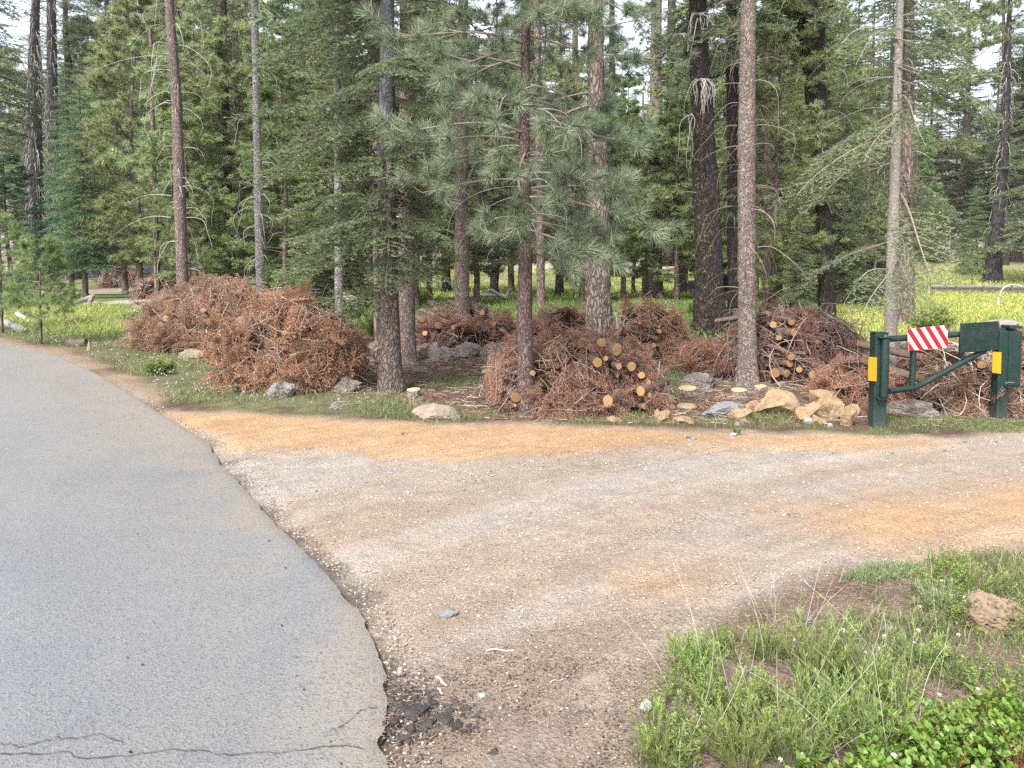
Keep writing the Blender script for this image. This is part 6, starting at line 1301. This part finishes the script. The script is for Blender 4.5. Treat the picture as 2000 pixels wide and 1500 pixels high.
# clover heads
rng = np.random.default_rng(880); bm = bmesh.new(); bmesh.ops.create_icosphere(bm, subdivisions=2, radius=1); Vs = np.array([v.co[:] for v in bm.verts]); Fs = np.array([[v.index for v in q.verts] for q in bm.faces]); bm.free()
Vs *= (1+.18*np.sign(vn(Vs[:, 0]*9, Vs[:, 1]*9, Vs[:, 2]*9, 3)))[:, None]; BALL = Geo(); BALL.add(Vs, Fs)
FL = Geo(); FL.add(Vs*.0095*np.array([1, 1, .8])+np.array([0, 0, .1]), Fs); flm = FL.mesh('flower_head', M['white']); SG = Geo(); tubes(SG, np.array([[0, 0, 0], [.004, 0, .05], [0, 0, .1]]), np.array([.0012, .001, .001]), 4); sgm = SG.mesh('stem', M['stem'])
FP = [(1357, 0)]*0+[(1858, 1118), (1838, 1120), (1862, 1150), (1797, 1175), (1890, 1168), (1775, 1225), (1780, 1240), (1552, 1260), (1620, 1245), (1645, 1232), (1735, 1235), (1715, 1255), (1690, 1268), (1627, 1310), (1600, 1340), (1608, 1375), (1565, 1408), (1660, 1318), (1835, 1350), (1835, 1375), (1870, 1375), (1840, 1395), (1918, 1375), (1975, 1400), (1548, 1475), (1680, 1440), (1735, 1490), (1978, 1250), (1870, 1230), (1895, 1255), (1515, 1475), (1488, 1498), (1680, 1498), (1850, 1470), (1905, 1345), (1997, 1445), (1750, 1360), (1700, 1330), (1457, 1380), (1930, 1200)]
for i, (u, v) in enumerate(FP[::2]+FP[1:12:2]):
    b = G(u, v+42); t = thing('clover_flower', 'round white clover head on a thin stem among the foreground herbs', 'flower', b, 'white clover heads in the foreground herbs', rng.uniform(0, 6)); sc0 = rng.uniform(.6, 1.05); t.scale = (sc0,)*3; t.rotation_euler = (rng.normal(0, .15), rng.normal(0, .15), 0)
    link('flower_head', flm, t); link('stem', sgm, t)
def dots(lab, poly, n, r, h, seed, thr=.0):
    rng = np.random.default_rng(seed); q = sample(poly, n, rng); nz = fbm(q[:, 0]*2, q[:, 1]*2, 0, seed, 3); q = q[(nz > thr)&(psdf(ROADPOLY, q[:, 0], q[:, 1]) > .1)]; b = zz_(q); b[:, 2] += rng.uniform(.4, 1, len(q))*h; g = Geo(); g.stamp(BALL, np.eye(3)[None]*(r*rng.uniform(.6, 1.2, len(q)))[:, None, None], b)
    tag(g.build('clover_heads', M['white']), lab, 'flowers', kind='stuff')
dots('tiny white clover heads dotting the verge below the left piles', STR, 1500, .009, .12, 881, -.05)
M['yflow'] = m_simple('yellow_flowers', (0.374, 0.34, 0.0476), (0.34, 0.3128, 0.068), .8, 3)
rng = np.random.default_rng(882); q = sample([(5.5, 16), (19, 16), (32, 36), (12, 36)], 7000, rng); nz = fbm(q[:, 0]*.35, q[:, 1]*.35, 0, 882, 3); q = q[nz > .02]; b = zz_(q); b[:, 2] += rng.uniform(.1, .27, len(q)); g = Geo(); D = rng.normal(size=(len(q), 3)); leafset(g, b, D, rng.uniform(.03, .055, len(q)), .035, rng, .5)
tag(g.build('yellow_flowers', M['yflow']), 'yellow blossoms massed over the right meadow', 'flowers', kind='stuff')
# leafy bushes farther back
def bush(u, v, wpx, hpx, lab, seed, mat='shrub', n=2600, leaf=.07):
    rng = np.random.default_rng(seed); b = G(u, v); w_ = px(wpx, b[1])/2; h = px(hpx, b[1]); t = thing('bush', lab, 'bush', b+np.array([0, w_*.6, 0])); m_ = 60; an = rng.uniform(0, 6.28, m_); rr = np.sqrt(rng.random(m_)); en = np.stack([np.cos(an)*rr*w_, np.sin(an)*rr*w_*.8, h*np.sqrt(np.maximum(.05, 1-rr**2*.8))*rng.uniform(.6, 1.08, m_)], 1); s = np.linspace(0, 1, 5); P = en[:, None]*s[None, :, None]; P[:, :, :2] = en[:, None, :2]*(s**1.3)[None, :, None]
    S_ = Geo(); tubes(S_, P, (.006*(1-.6*s))[None].repeat(m_, 0), 4, .3); S_.build('stems', M['stem'], t); ii = rng.integers(0, m_, n); tt = rng.uniform(.25, 1, n); k = np.minimum((tt*4).astype(int), 3); fr = (tt*4-k)[:, None]; B = P[ii, k]*(1-fr)+P[ii, k+1]*fr+rng.normal(0, .05*w_, (n, 3)); B[:, 2] = np.abs(B[:, 2]); D = rng.normal(size=(n, 3))+[0, 0, .9]
    L_ = Geo(); leafset(L_, B, D, leaf*rng.uniform(.6, 1.2, n), leaf*.4, rng, np.clip(.1+.8*B[:, 2]/h+rng.normal(0, .15, n), 0, 1)); L_.build('leaves', M[mat], t)
bush(728, 668, 120, 84, 'bright green leafy shrub between the big left pile and the trunks', 890, n=5200, leaf=.05)
bush(260, 642, 64, 42, 'dark green leafy shrub left of the leftmost pile', 891, 'lodge', n=2600, leaf=.09)
bush(824, 600, 40, 40, 'bright green shrub right of the red brown speckled trunk', 892, n=2000)
bush(1835, 655, 110, 56, 'fresh green bush with yellow blossoms behind the gate', 893, 'shrub', n=4200, leaf=.08)
bush(1352, 622, 22, 34, 'small dark green seedling fir left of the lichen spotted trunk', 894, 'fir', n=900)
bush(1560, 612, 90, 60, 'grey green low growth at the foot of the charred trunk', 895, 'fir_grey', n=3200, leaf=.09)
bush(300, 735, 70, 36, 'leafy green clump on the verge below the leftmost pile', 896, 'shrub', n=1800, leaf=.05)
bush(520, 540, 60, 70, 'pale yellow green bush beside the banded grey trunk', 897, 'bright', n=2200, leaf=.1)

# tall dry grass stalks over the foreground herbs
rng = np.random.default_rng(950); q = sample(GP([(1280, 1440), (1330, 1300), (1500, 1220), (1800, 1230), (2000, 1400), (2000, 1540), (1250, 1540)]), 55, rng); b = zz_(q); g = Geo(); s_ = np.linspace(0, 1, 7); h = rng.uniform(.15, .38, len(b)); dr = rng.normal(0, .35, (len(b), 3)); dr[:, 2] = 1
tubes(g, b[:, None]+dr[:, None]*(h[:, None]*s_)[:, :, None]+rng.normal(0, .4, (len(b), 1, 3))*(h[:, None]*s_**2)[:, :, None]*np.array([1, 1, -.4]), np.full((len(b), 1), .0008)*(1-.5*s_)[None], 3, rng.uniform(.5, 1, len(b)))
tag(g.build('dry_stalks', M['ptwig']), 'thin dry grass stalks over the foreground herbs', 'grass', kind='stuff')
# ------------------------------------------------------------------ air
m, n, out = newmat('haze'); pv = n.nodes.new('ShaderNodeVolumePrincipled'); pv.inputs['Color'].default_value = (.86, .90, .95, 1); pv.inputs['Density'].default_value = HAZE; pv.inputs['Anisotropy'].default_value = .3
n.links.new(pv.outputs[0], out.inputs['Volume'])
g = Geo(); boxg(g, (0, 164, 56), (1010, 380, 122)); tag(g.build('haze', m), 'pale air between the trees and the hillside', 'haze', kind='stuff')
